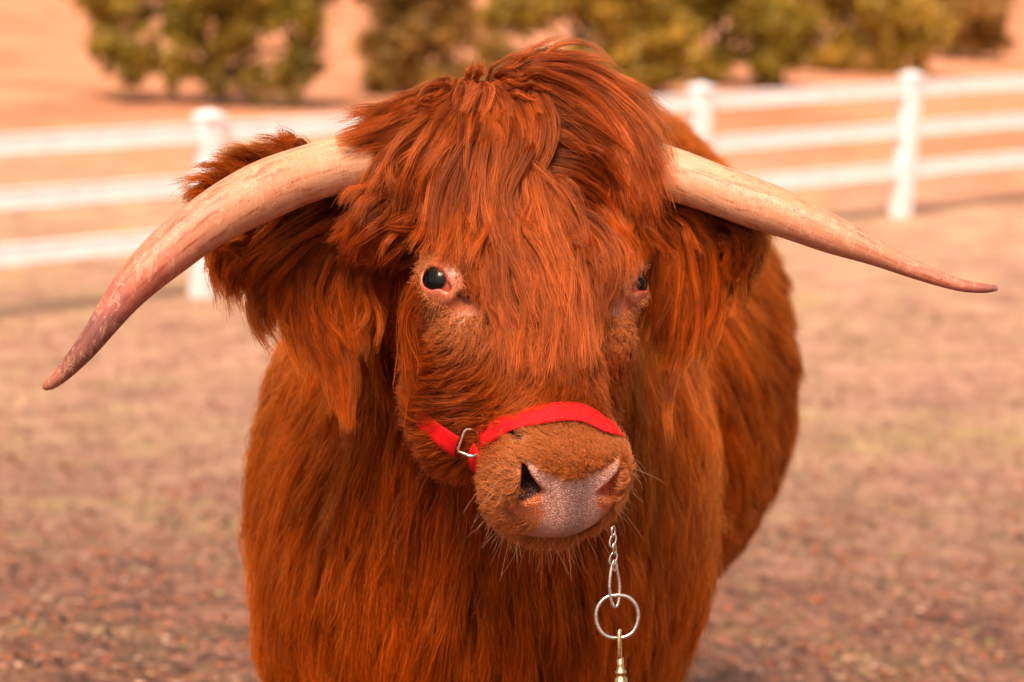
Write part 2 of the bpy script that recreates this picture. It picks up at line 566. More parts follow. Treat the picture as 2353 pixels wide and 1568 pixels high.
# pigment zones of the skin (vertex colours: hide colouring, plus shade painted under the fur and in the left nostril)
COAT = np.array([.030, .006, .002]); PINK = np.array([.40, .105, .050]); TAN = np.array([.42, .17, .07])  # COAT is kept dark as painted shade in the gaps between hairs
NOSE = np.array([.54, .275, .235]); GREY = np.array([.20, .115, .105]); RED = np.array([.56, .13, .045]); LIDC = np.array([.40, .060, .032])
def zones(P):
    """per point: colour, nose pad mask, bare eye-skin mask"""
    u, v, w = toH(P)
    au = np.abs(u)
    pl = v * .86 + w * .50 - .374
    col = np.tile(COAT, (len(P), 1))
    def blend(c, m):
        nonlocal col
        m = np.clip(m, 0, 1)[:, None]; col = col * (1 - m) + c * m
    sm = lambda x, a, b: np.clip((x - a) / (b - a), 0, 1)
    muz = sm(v, .35, .40) * sm(-w, -.06, .0) * 1.0
    muz = sm(v, .355, .40) * (au < .12) * (w > -.16)
    blend(TAN, muz)
    for s in (-1, 1):
        c, o, ax, bx = LIDF[s]; q = P - c
        r = np.sqrt(((q @ ax - .014) / 1.35) ** 2 + (q @ bx) ** 2 + (np.minimum(q @ o, 0)) ** 2)
        blend(TAN * .80, sm(-r, -.080, -.038))
        blend(PINK, sm(-r, -.058, -.020) * .9)
        blend(LIDC, sm(-np.sqrt(((q @ ax - .004) / 1.25) ** 2 + (q @ bx) ** 2), -.0150, -.0130))
    front = (pl > -.036) & (v > .3)
    # pad outline in the face plane: T shape between the nostrils, wide below
    halfw = np.interp(w, [-.100, -.068, -.045, -.025, -.008, .006, .016], [.036, .037, .033, .029, .030, .048, .050])
    top = .002 + np.clip(au - .008, 0, 1) * .26
    pad = sm(halfw - np.where(w < -.03, np.abs(u - .006), au), -.003, .003) * sm(top - w, -.002, .004) * sm(w + .085 + au * .28, -.002, .003) * front
    rim = (sm(.062 - au, -.004, .006) * sm(.010 - w, -.004, .008) * sm(w + .056, -.006, .012) * front) * sm(au, .02, .03)
    blend(RED, rim * .8)
    blend(NOSE, pad)
    blend(GREY, pad * sm(-np.abs(u - .008), -.020, -.006) * .6)
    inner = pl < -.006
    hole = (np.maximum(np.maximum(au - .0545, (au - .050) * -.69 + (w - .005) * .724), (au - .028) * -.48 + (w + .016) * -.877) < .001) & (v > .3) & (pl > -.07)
    blend(np.array([.05, .010, .006]), (hole & inner & (u < 0)) * 1.0)  # depth shade painted inside the left nostril
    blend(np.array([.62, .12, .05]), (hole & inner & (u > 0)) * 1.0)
    crn = np.sqrt((toH(P)[0] * 0 + (P - LIDF[-1][0]) @ LIDF[-1][2] - .034) ** 2 + ((P - LIDF[-1][0]) @ LIDF[-1][3] + .004) ** 2)
    blend(np.array([.05, .02, .012]), ((crn < .004) & (u < 0) & (v < .26)) * .8)   # tear stain
    blend(RED * .9, ((au > .052) & (au < .07) & (np.abs(w + .03) < .03) & front) * .5)
    hl = (np.maximum(np.maximum(au - .0545, (au - .050) * -.69 + (w - .005) * .724), (au - .028) * -.48 + (w + .016) * -.877) < .004) & (v > .3) & (pl > -.07) & (w < .006) & (au < .0555)
    bare = hl.copy()
    for s in (-1, 1):
        c, o, ax, bx = LIDF[s]; q = P - c; up = bx * (1 if bx @ ZZ > 0 else -1)
        m = np.sqrt((q @ ax - .030) ** 2 * .6 + (q @ up + .009) ** 2) < .011
        bare |= m
    return col, np.maximum(pad, ((rim > .6) & (au < .056)) | hole | bare), muz

col, pad, muz = zones(V)
cow = empty('highland_cow', (TA[0], TA[1], 0))
tag(cow, 'shaggy red-brown long-horned cow in a red halter, facing the camera in front of the fence', 'cow')
me = bpy.data.meshes.new('body')
me.vertices.add(len(V)); me.vertices.foreach_set('co', V.astype(np.float32).ravel())
me.loops.add(len(Q) * 4); me.loops.foreach_set('vertex_index', Q.astype(np.int32).ravel())
me.polygons.add(len(Q)); me.polygons.foreach_set('loop_start', np.arange(0, len(Q) * 4, 4, dtype=np.int32))
me.polygons.foreach_set('use_smooth', np.ones(len(Q), bool))
me.update(calc_edges=True)
ca = me.color_attributes.new('pigment_shade', 'FLOAT_COLOR', 'POINT')
ca.data.foreach_set('color', np.concatenate([col, np.ones((len(V), 1))], 1).astype(np.float32).ravel())
pe = me.attributes.new('pebble', 'FLOAT', 'POINT'); pe.data.foreach_set('value', (np.clip(pad, 0, 1) * (toH(V)[1] > .3)).astype(np.float32))
me.materials.append(m_body)
body = bpy.data.objects.new('body', me); scene.collection.objects.link(body); setparent(body, cow)

# eyes -------------------------------------------------------------------
m_eye, nd, ln, p = mat_new('eye_ball')
g3 = nd.new('ShaderNodeTexCoord').outputs['Object']
sx = nd.new('ShaderNodeSeparateXYZ'); ln.new(g3, sx.inputs[0])
rr = ramp(nd, [(.0, (.35, .10, .06)), (.80, (.36, .075, .045)), (.86, (.006, .003, .002)), (1, (.002, .0015, .0015))])
mr = nd.new('ShaderNodeMapRange'); mr.inputs['From Min'].default_value = -EYR; mr.inputs['From Max'].default_value = EYR
ln.new(sx.outputs['Z'], mr.inputs['Value']); ln.new(mr.outputs[0], rr.inputs[0]); ln.new(rr.outputs[0], p.inputs['Base Color'])
p.inputs['Roughness'].default_value = .05; p.inputs['Specular IOR Level'].default_value = .22
for s in (-1, 1):
    c, o, ax, bx = LIDF[s]
    bm = bmesh.new(); bmesh.ops.create_uvsphere(bm, u_segments=40, v_segments=28, radius=EYR)
    for v_ in bm.verts:                                   # cornea bulge
        z = v_.co.z / EYR
        if z > .6: v_.co *= 1 + .10 * (z - .6)
    e = bm_obj('eye', bm, m_eye, smooth=True)
    look = o
    look = look / np.linalg.norm(look)
    e.matrix_world = Matrix.Translation(Vector(c + o * .0042)) @ Vector(look).to_track_quat('Z', 'Y').to_matrix().to_4x4()
    setparent(e, cow)

# horns ------------------------------------------------------------------
def horn_mat():
    m, nd, ln, p = mat_new('horn')
    at = nd.new('ShaderNodeAttribute'); at.attribute_name = 'along'
    tc = nd.new('ShaderNodeTexCoord').outputs['Object']
    n1 = noise(nd, ln, 22, 5, .6, tc)
    ad = nd.new('ShaderNodeMath'); ad.operation = 'MULTIPLY_ADD'; ad.inputs[1].default_value = .34; ad.inputs[2].default_value = -.17
    ln.new(n1, ad.inputs[0])
    a2 = nd.new('ShaderNodeMath'); a2.operation = 'ADD'; ln.new(at.outputs['Fac'], a2.inputs[0]); ln.new(ad.outputs[0], a2.inputs[1])
    r = ramp(nd, [(0, (.52, .26, .165)), (.20, (.54, .28, .175)), (.40, (.48, .205, .12)), (.62, (.43, .165, .10)), (.70, (.44, .14, .09)), (.77, (.34, .09, .065)), (.84, (.19, .065, .058)), (.91, (.18, .060, .048)), (.96, (.30, .105, .065)), (1, (.34, .12, .075))])
    ln.new(a2.outputs[0], r.inputs[0])
    hc = nd.new('ShaderNodeAttribute'); hc.attribute_name = 'fibre'
    st = noise(nd, ln, 1.6, 7, .68, hc.outputs['Vector'], .3)
    rst = ramp(nd, [(.36, (.62, .36, .30)), (.47, (1, .93, .90)), (.56, (1, 1, 1)), (.66, (1.12, 1.16, 1.18))]); ln.new(st, rst.inputs[0])
    # scratches: stretched noise across the horn
    mp = nd.new('ShaderNodeMapping'); mp.inputs['Scale'].default_value = (34, 30, 14); mp.inputs['Rotation'].default_value = (.3, .5, .2)
    ln.new(tc, mp.inputs['Vector'])
    s1 = noise(nd, ln, 3.0, 6, .7, mp.outputs[0], .6)
    rs = ramp(nd, [(.545, (0, 0, 0)), (.575, (1, 1, 1)), (.61, (0, 0, 0))]); ln.new(s1, rs.inputs[0])
    base_c = mix(nd, ln, .9, r.outputs[0], rst.outputs[0], 'MULTIPLY')
    c = mix(nd, ln, 0, base_c, (.66, .40, .27))
    mm = nd.new('ShaderNodeMath'); mm.operation = 'MULTIPLY'; mm.inputs[1].default_value = .45
    ln.new(rs.outputs[0], mm.inputs[0])
    nmix = c.node; ln.new(mm.outputs[0], nmix.inputs[0])
    n3 = noise(nd, ln, 160, 3, .6, tc); r3 = ramp(nd, [(.26, (.45, .28, .2)), (.34, (1, 1, 1))]); ln.new(n3, r3.inputs[0])
    c = mix(nd, ln, 1.0, c, r3.outputs[0], 'MULTIPLY')
    ln.new(c, p.inputs['Base Color'])
    p.inputs['Roughness'].default_value = .5; p.inputs['Specular IOR Level'].default_value = .35
    p.inputs['Subsurface Weight'].default_value = .10
    p.inputs['Subsurface Radius'].default_value = (.012, .006, .003)
    b = nd.new('ShaderNodeBump'); b.inputs['Strength'].default_value = .5; b.inputs['Distance'].default_value = .0015
    ln.new(s1, b.inputs['Height']); ln.new(b.outputs[0], p.inputs['Normal'])
    return m
m_horn = horn_mat()
def horn(pts, label, reach=1.0):
    P = np.array([list(W(x, y, d)) + [r / FPX * d] for x, y, d, r in pts])
    C = catmull(P, 90)
    n = len(C); seg = 36
    for i in range(n):                                     # slight growth unevenness
        t = i / (n - 1)
        C[i, 3] *= 1 + .012 * math.sin(t * 31) + .018 * math.sin(t * 12 + 1)
    v, f = tube_geo(C[:, :3], C[:, 3], seg)
    v = np.array(v)
    tip = len(v)
    v = np.vstack([v, C[-1, :3] + (C[-1, :3] - C[-2, :3]) / np.linalg.norm(C[-1, :3] - C[-2, :3]) * C[-1, 3] * .6])
    f = f[:-1] + [((n - 1) * seg + k, (n - 1) * seg + (k + 1) % seg, tip) for k in range(seg)]
    o = mesh_obj('horn', v, f, m_horn, cow)
    a = o.data.attributes.new('along', 'FLOAT', 'POINT')
    al = np.concatenate([np.repeat((1 - reach) * .45 + np.linspace(0, 1, n) * (reach - (1 - reach) * .45), seg), [reach]])
    a.data.foreach_set('value', al.astype(np.float32))
    fb = o.data.attributes.new('fibre', 'FLOAT_VECTOR', 'POINT')
    th = np.tile(np.arange(seg) / seg * 2 * math.pi, n)
    fv = np.stack([np.repeat(np.linspace(0, 7, n), seg) + len(label) * .37, np.cos(th) * 2.6, np.sin(th) * 2.6], 1)
    fb.data.foreach_set('vector', np.vstack([fv, [[7, 0, 0]]]).astype(np.float32).ravel())
    o['label'] = label
    return o
horn([(1030, 362, 2.70, 66), (940, 361, 2.66, 69), (895, 362, 2.645, 71), (850, 364, 2.63, 71), (745, 388, 2.60, 67), (635, 426, 2.57, 69), (535, 475, 2.55, 65), (460, 522, 2.535, 60), (390, 577, 2.52, 56), (335, 627, 2.51, 51),
      (285, 682, 2.505, 43), (240, 742, 2.50, 34), (197, 800, 2.50, 27), (145, 857, 2.505, 20), (113, 884, 2.51, 14), (102, 891, 2.51, 8)],
     'horn curving down to its dark tip on the picture\'s left')
horn([(1320, 362, 2.72, 62), (1400, 370, 2.715, 64), (1460, 380, 2.71, 64), (1515, 392, 2.705, 62), (1600, 419, 2.69, 59), (1700, 456, 2.675, 58), (1800, 492, 2.66, 53), (1900, 534, 2.65, 45), (2000, 575, 2.64, 33), (2100, 619, 2.635, 22),
      (2200, 654, 2.63, 15), (2260, 663, 2.63, 11), (2290, 662, 2.63, 7)],
     'straighter horn pointing to the picture\'s right', .80)

# hooves
m_hoof = simple_mat('hoof', (.03, .022, .018), .5, nscale=40)
for c, front in LEGS:
    o = c + (BAX * -.045 if front else BAX * .005)
    bm = bmesh.new()
    for s in (-1, 1):
        r = bmesh.ops.create_cone(bm, cap_ends=True, segments=16, radius1=.036, radius2=.027, depth=.06)
        for v_ in r['verts']:
            v_.co.y *= 1.35; v_.co.y -= (v_.co.z < 0) * .012
            v_.co += Vector(o + BSD * s * .03 + ZZ * .031)
    bm_obj('hoof', bm, m_hoof, cow, True)

# ---------------------------------------------------------------- hair
def hair_obj(name, pts, radius, tone, mat, parent, pale=None):
    """pts (n, k, 3), radius (n, k) or (k,), tone (n,)"""
    n, k = pts.shape[:2]
    if os.environ.get('CLAY'): return
    h = bpy.data.hair_curves.new(name)
    h.add_curves([k] * n)
    h.attributes['position'].data.foreach_set('vector', np.ascontiguousarray(pts, np.float32).ravel())
    ra = h.attributes.new('radius', 'FLOAT', 'POINT') if 'radius' not in h.attributes else h.attributes['radius']
    ra.data.foreach_set('value', np.ascontiguousarray(np.broadcast_to(radius, (n, k)), np.float32).ravel())
    ta = h.attributes.new('tone', 'FLOAT', 'CURVE')
    ta.data.foreach_set('value', np.asarray(tone, np.float32))
    if pale is not None: h.attributes.new('pale', 'FLOAT', 'CURVE').data.foreach_set('value', np.asarray(pale, np.float32))
    h.materials.append(mat)
    o = bpy.data.objects.new(name, h); scene.collection.objects.link(o); setparent(o, parent)
    print(name, n, 'strands', round(time.time() - T0, 1))
    return o

def sample_surface(n, weight_fn):
    """random points on the skin, density by weight_fn(centres)"""
    A, B, C_, D = (V[Q[:, i]] for i in range(4))
    ar = .5 * np.linalg.norm(np.cross(C_ - A, D - B), axis=1)
    cen = (A + B + C_ + D) / 4
    w = ar * weight_fn(cen)
    pick = rng.choice(len(Q), n, p=w / w.sum())
    s, t = rng.random((2, n, 1))
    P = (A[pick] * (1 - s) + B[pick] * s) * (1 - t) + (D[pick] * (1 - s) + C_[pick] * s) * t
    return P

# the combing of the coat: flow lines  [(px, py), ...]  on the skin, then  length (m), lift (m)
FLOW_FACE = [
    # nose bridge and forehead
    ([(1250, 560), (1260, 650), (1275, 740), (1295, 830), (1320, 905)], .045, .006),
    ([(1180, 620), (1190, 720), (1200, 800), (1190, 880)], .04, .006),
    ([(1340, 700), (1350, 800), (1370, 900)], .035, .005),
    ([(1330, 860), (1310, 915)], .022, .004), ([(1240, 860), (1190, 920), (1130, 950)], .028, .005), ([(1380, 860), (1400, 930)], .022, .004),
    ([(1100, 300), (1090, 400), (1085, 500)], .04, .008), ([(1250, 300), (1300, 400), (1330, 500)], .04, .008),
    ([(950, 300), (900, 400), (890, 480)], .04, .008), ([(1400, 300), (1450, 420), (1470, 520)], .04, .008),
    # round the near eye
    ([(1040, 520), (1010, 560), (985, 590)], .014, .002), ([(1090, 620), (1100, 680), (1095, 730)], .013, .002),
    ([(1060, 690), (1030, 740), (985, 775)], .012, .002), ([(960, 690), (950, 730), (930, 770)], .012, .002),
    ([(940, 620), (915, 660), (890, 710)], .014, .003), ([(950, 560), (920, 600), (890, 640)], .014, .003),
    # far eye
    ([(1450, 640), (1440, 700), (1420, 760)], .013, .002), ([(1400, 700), (1400, 780), (1410, 850)], .02, .004),
    # temple and cheek, swept backwards
    ([(900, 520), (865, 600), (850, 700)], .04, .010), ([(880, 700), (850, 760), (835, 820)], .04, .010),
    ([(1060, 800), (980, 805), (900, 830), (840, 880)], .05, .008), ([(1100, 870), (1000, 865), (900, 890), (830, 950)], .075, .014),
    ([(1150, 930), (1060, 920), (960, 910), (870, 940), (810, 1010)], .08, .014),
    ([(1060, 965), (980, 950), (900, 980), (850, 1050)], .085, .016),
    ([(980, 1000), (930, 1050), (890, 1130)], .09, .018), ([(1040, 1060), (990, 1100), (950, 1180)], .08, .014),
    ([(1420, 900), (1440, 980), (1450, 1050)], .03, .005),
    # muzzle
    ([(1330, 1030), (1310, 1010), (1290, 990)], .010, .002), ([(1250, 1030), (1190, 1015), (1130, 1030)], .014, .003), ([(1400, 1040), (1425, 1010), (1435, 985)], .010, .002),
    ([(1190, 1080), (1140, 1070), (1080, 1080)], .016, .003), ([(1180, 1150), (1120, 1160), (1060, 1180)], .018, .004),
    ([(1190, 1210), (1130, 1225), (1080, 1245)], .018, .004), ([(1430, 1150), (1445, 1180), (1450, 1210)], .012, .002),
    ([(1250, 1245), (1240, 1265), (1235, 1290)], .016, .004), ([(1350, 1245), (1352, 1265), (1355, 1290)], .016, .004), ([(1420, 1225), (1435, 1245), (1450, 1270)], .014, .003),
]
FLOW_BODY = [
    ([(720, 760), (680, 860), (640, 980), (615, 1100)], .17, .014), ([(780, 900), (740, 1000), (700, 1120), (670, 1240)], .18, .018),
    ([(640, 1000), (605, 1120), (600, 1250), (625, 1400)], .17, .014), ([(690, 1200), (665, 1320), (665, 1440), (680, 1550)], .18, .018),
    ([(850, 1000), (820, 1120), (800, 1250), (790, 1400), (790, 1550)], .18, .020), ([(950, 1150), (930, 1280), (915, 1420), (910, 1560)], .18, .020),
    ([(1050, 1250), (1045, 1380), (1040, 1500)], .18, .020), ([(1200, 1300), (1205, 1420), (1205, 1540)], .18, .020), ([(1350, 1300), (1355, 1420), (1350, 1540)], .18, .020),
    ([(1480, 900), (1490, 1040), (1490, 1180), (1480, 1320), (1460, 1500)], .18, .020), ([(1560, 850), (1585, 980), (1590, 1120), (1575, 1260), (1540, 1420)], .18, .018),
    ([(1620, 750), (1670, 870), (1700, 990), (1700, 1120), (1670, 1250)], .16, .016), ([(1700, 700), (1760, 820), (1795, 930), (1800, 1050), (1770, 1180)], .16, .016),
    ([(1650, 1150), (1640, 1280), (1600, 1400)], .15, .016),
    ([(1500, 230), (1560, 300), (1620, 400), (1680, 520), (1730, 640)], .05, .008), ([(1440, 210), (1480, 300), (1540, 420), (1600, 560)], .05, .008),
    ([(1720, 520), (1760, 640), (1800, 760)], .07, .012),
]
def build_controls(flow):
    P, D, L, F = [], [], [], []
    for line, le, li in flow:
        pts = []
        for x, y in line:
            pts.append(W(x, y, surf_depth(x, y)))
        for a, b in zip(pts[:-1], pts[1:]):
            d = b - a; n = np.linalg.norm(d)
            if n > .35: continue
            P.append((a + b) / 2); D.append(d / n); L.append(le); F.append(li)
    return [np.array(x) for x in (P, D, L, F)]

CF = build_controls(FLOW_FACE); CB = build_controls(FLOW_BODY)
def add_fixed(C, rows):
    for p_, d_, le, li in rows:
        d_ = np.asarray(d_, float); d_ = d_ / np.linalg.norm(d_)
        C[0] = np.vstack([C[0], p_]); C[1] = np.vstack([C[1], d_]); C[2] = np.append(C[2], le); C[3] = np.append(C[3], li)
# sides the photograph does not show: hair hangs down and backwards
rows = []
for t in (-.2, .2, .6, 1.0, 1.25):
    c = TA + (TB - TA) * t
    for a in range(0, 360, 45):
        n = BSD * math.sin(R(a)) * .33 + ZZ * math.cos(R(a)) * .42
        if n @ BSD > .1 or t < .3: 
            if (a in (45, 90, 135) and t > -.3) or (t < .3 and a in (225, 270)): continue
        rows.append((c + n, -ZZ * .9 + BAX * .3 + BSD * .4 * np.sign(math.sin(R(a)) + 1e-9) * (a in (0, 45, 315)), .09, .015))
add_fixed(CB, rows)
add_fixed(CF, [(H(.09, .30, -.14), HF * -.6 - HN * .8, .04, .01), (H(.10, .2, -.12), HF * .1 - HN, .04, .01), (H(0, .35, -.15), -ZZ + BAX * .5, .03, .006)])

def field(C, P, e=.02):
    out_d = np.zeros_like(P); L = np.zeros(len(P)); F = np.zeros(len(P))
    for i in range(0, len(P), 20000):
        q = P[i:i + 20000]
        d2 = ((q[:, None, :] - C[0][None]) ** 2).sum(-1)
        w = 1 / (d2 + e * e) ** 2
        w /= w.sum(1, keepdims=True)
        out_d[i:i + 20000] = w @ C[1]; L[i:i + 20000] = w @ C[2]; F[i:i + 20000] = w @ C[3]
    out_d /= np.linalg.norm(out_d, axis=1, keepdims=True) + 1e-9
    return out_d, L, F

def grow(P, C, k, e, inertia=.55, rand=.25, lscale=None, wave=0.0):
    n = len(P)
    d0, L, F = field(C, P, e)
    L = L * (rng.uniform(.75, 1.15, n) if lscale is None else lscale)
    g, _ = grad(P)
    out = np.empty((n, k, 3)); out[:, 0] = P - g * .002
    rd = rng.normal(size=(n, 3)) * rand
    d = d0 * .8 + g * .45 + rd * .5
    d /= np.linalg.norm(d, axis=1, keepdims=True)
    p = P.copy(); ds = (L / (k - 1))[:, None]
    for i in range(1, k):
        c, _, _ = field(C, p, e)
        g, gn = grad(p)
        s = i / (k - 1)
        h = F * min(1, s * 2.2)
        dist = sdf(p) / np.maximum(gn, .4)
        c = c - g * (c * g).sum(1, keepdims=True)
        c /= np.linalg.norm(c, axis=1, keepdims=True) + 1e-6
        corr = np.clip((h - dist) / ds[:, 0] * .5, -.9, .9)[:, None]
        d = d * inertia + (c + rd * .6 + g * corr) * (1 - inertia)
        d /= np.linalg.norm(d, axis=1, keepdims=True)
        p = p + d * ds
        out[:, i] = p
    return out, L

def children(guides, roots, clump=.75, power=1.2, frizz=.0015, k=None, lmin=.65):
    """each root takes the shape of its nearest guide and leans towards it at the tip"""
    n, kk = len(roots), guides.shape[1]
    kd = kdtree.KDTree(len(guides))
    for i, q in enumerate(guides[:, 0]): kd.insert(q, i)
    kd.balance()
    gi = np.array([kd.find(q)[1] for q in roots])
    G = guides[gi]
    s = np.linspace(0, 1, kk)
    ls = rng.uniform(lmin, 1.05, n)
    t = np.clip(s[None] * ls[:, None], 0, 1) * (kk - 1)
    i0 = np.minimum(t.astype(int), kk - 2); fr = (t - i0)[..., None]
    ar = np.arange(n)[:, None]
    B = G[ar, i0] * (1 - fr) + G[ar, i0 + 1] * fr
    off = (roots - G[:, 0])[:, None, :] * (1 - clump * (t / (kk - 1)) ** power)[..., None]
    # smooth random waviness
    ph = rng.uniform(0, 6.28, (n, 3)); fq = rng.uniform(1.0, 3.2, (n, 3)); am = rng.normal(0, 1, (n, 3)) * frizz
    wv = (np.sin(s[None, :, None] * 6.28 * fq[:, None, :] * .6 + ph[:, None]) - np.sin(ph)[:, None]) * am[:, None] * (s[None, :, None] ** .8)
    st = rng.normal(0, 1, (n, 1, 3)) * frizz * (s[None, :, None] ** 1.6) * 2.0
    return B + off + wv + st, gi

def strand_tone(n):
    """hair of one coat differs: some strands nearly black-brown, a few sun-bleached"""
    return np.where(rng.random(n) < .08, rng.uniform(1.5, 2.2, n), rng.uniform(.58, 1.28, n))

def taper(k, r, tipf=.25):
    s = np.linspace(0, 1, k)
    return r * (1 - (1 - tipf) * s ** 1.6)

def in_head(P):
    u, v, w = toH(P)
    return (np.abs(u) < .16) & (v > -.10) & (v < .55) & (w > -.25)

def eye_dist(P):
    r = np.full(len(P), 9.0)
    for s in (-1, 1):
        c, o, ax, bx = LIDF[s]; q = P - c
        rr_ = np.sqrt(((q @ ax - .006) / 1.15) ** 2 + (q @ bx) ** 2 + np.minimum(q @ o, 0) ** 2)
        r = np.minimum(r, rr_)
    return r

m_coat = hair_mat('coat_hair', (.16, .023, .002), (.51, .083, .006), (.16, .022, .002), scale=9)
m_face = hair_mat('face_hair', (.12, .017, .002), (.40, .067, .009), (.11, .015, .002), scale=16)
m_fore = hair_mat('forelock_hair', (.09, .012, .0015), (.50, .090, .018), (.11, .016, .002), scale=12, rough=.30)
m_ear = hair_mat('ear_hair', (.075, .009, .001), (.48, .078, .007), (.08, .010, .0015), scale=14)
m_pale = hair_mat('pale_hair', (.36, .13, .05), (.60, .30, .15), (.36, .13, .05), scale=10)

# 1. long coat of neck, chest and body
def w_body(c):
    u, v, w = toH(c)
    head = (np.abs(u) < .125) & (v > -.05) & (v < .50) & (w > np.where(v > .12, -.26, -.19))
    facing = ((c - CAMn) * 1.0)
    x, y, d = toPX(c)
    vis = (d < 4.9) & (y < 1750)
    wgt = np.where(vis, 1.0, .25)
    wgt = wgt * np.where(d < 3.3, 1.25, .9)
    ear_ = np.minimum(ear(c, EAR_L), ear(c, EAR_R)) < .012
    hoof = c[:, 2] < .07
    g_, _ = grad(c, .004)
    away = ((c - CAMn) * g_).sum(1) > .6
    return wgt * (~head) * (~ear_) * (~hoof) * np.where(away, .45, 1)
nG, nC = int(7500), int(200000 * HQ)
GB, _ = grow(sample_surface(nG, w_body), CB, 12, .06, rand=.16, inertia=.65)
GB += (np.sin(np.linspace(0, 1, 12)[None, :, None] * rng.uniform(3, 8, (nG, 1, 1)) + rng.uniform(0, 6, (nG, 1, 3))) * rng.exponential(.004, (nG, 1, 3))) * np.linspace(0, 1, 12)[None, :, None] ** .8
rb = sample_surface(nC, w_body)
hb, gi = children(GB, rb, clump=.62, power=.8, frizz=.0030)
lock_tone = rng.uniform(.6, 1.3, nG)
hair_obj('coat', hb, taper(12, .00052, .3), lock_tone[gi] * strand_tone(nC), m_coat, cow)

# 2. short fur of the face
def w_face(c):
    u, v, w = toH(c)
    head = (np.abs(u) < .14) & (v > -.06) & (v < .52) & (w > -.21)
    _, padm, muzm = zones(c)
    ed = eye_dist(c)
    ear_ = np.minimum(ear(c, EAR_L), ear(c, EAR_R)) < .006
    dens = np.clip((ed - .019) / .025, 0, 1) * .80 + .20
    dens = np.where(ed < .0180, 0, dens)
    dens = np.where(muzm > .5, dens * 1.6, dens)
    g_, _ = grad(c, .003)
    away = ((c - CAMn) * g_).sum(1) > .5
    return dens * head * (padm < .25) * (~ear_) * np.where(away, .3, 1)
nG, nC = 9000, int(150000 * HQ)
q0 = sample_surface(nG, w_face)
GF, _ = grow(q0, CF, 7, .022, rand=.20, lscale=rng.uniform(.75, 1.15, nG) * np.clip((eye_dist(q0) - .018) / .06, .15, 1))
rf = sample_surface(nC, w_face)
hf, gi = children(GF, rf, clump=.55, power=1.0, frizz=.0011)
# hide is paler where the skin zones are paler
zc, _, zm = zones(rf)
pale = np.clip((zc[:, 0] - .12) / .4, 0, 1)
tone = rng.uniform(.82, 1.15, nG)[gi] * strand_tone(nC)
hair_obj('face_fur', hf, taper(7, .00032, .3), tone, m_face, cow, np.maximum(pale * np.where(zm > .5, .70, .7), np.clip(1.35 - eye_dist(rf) / .052, 0, 1)) * rng.uniform(.4, 1, nC))

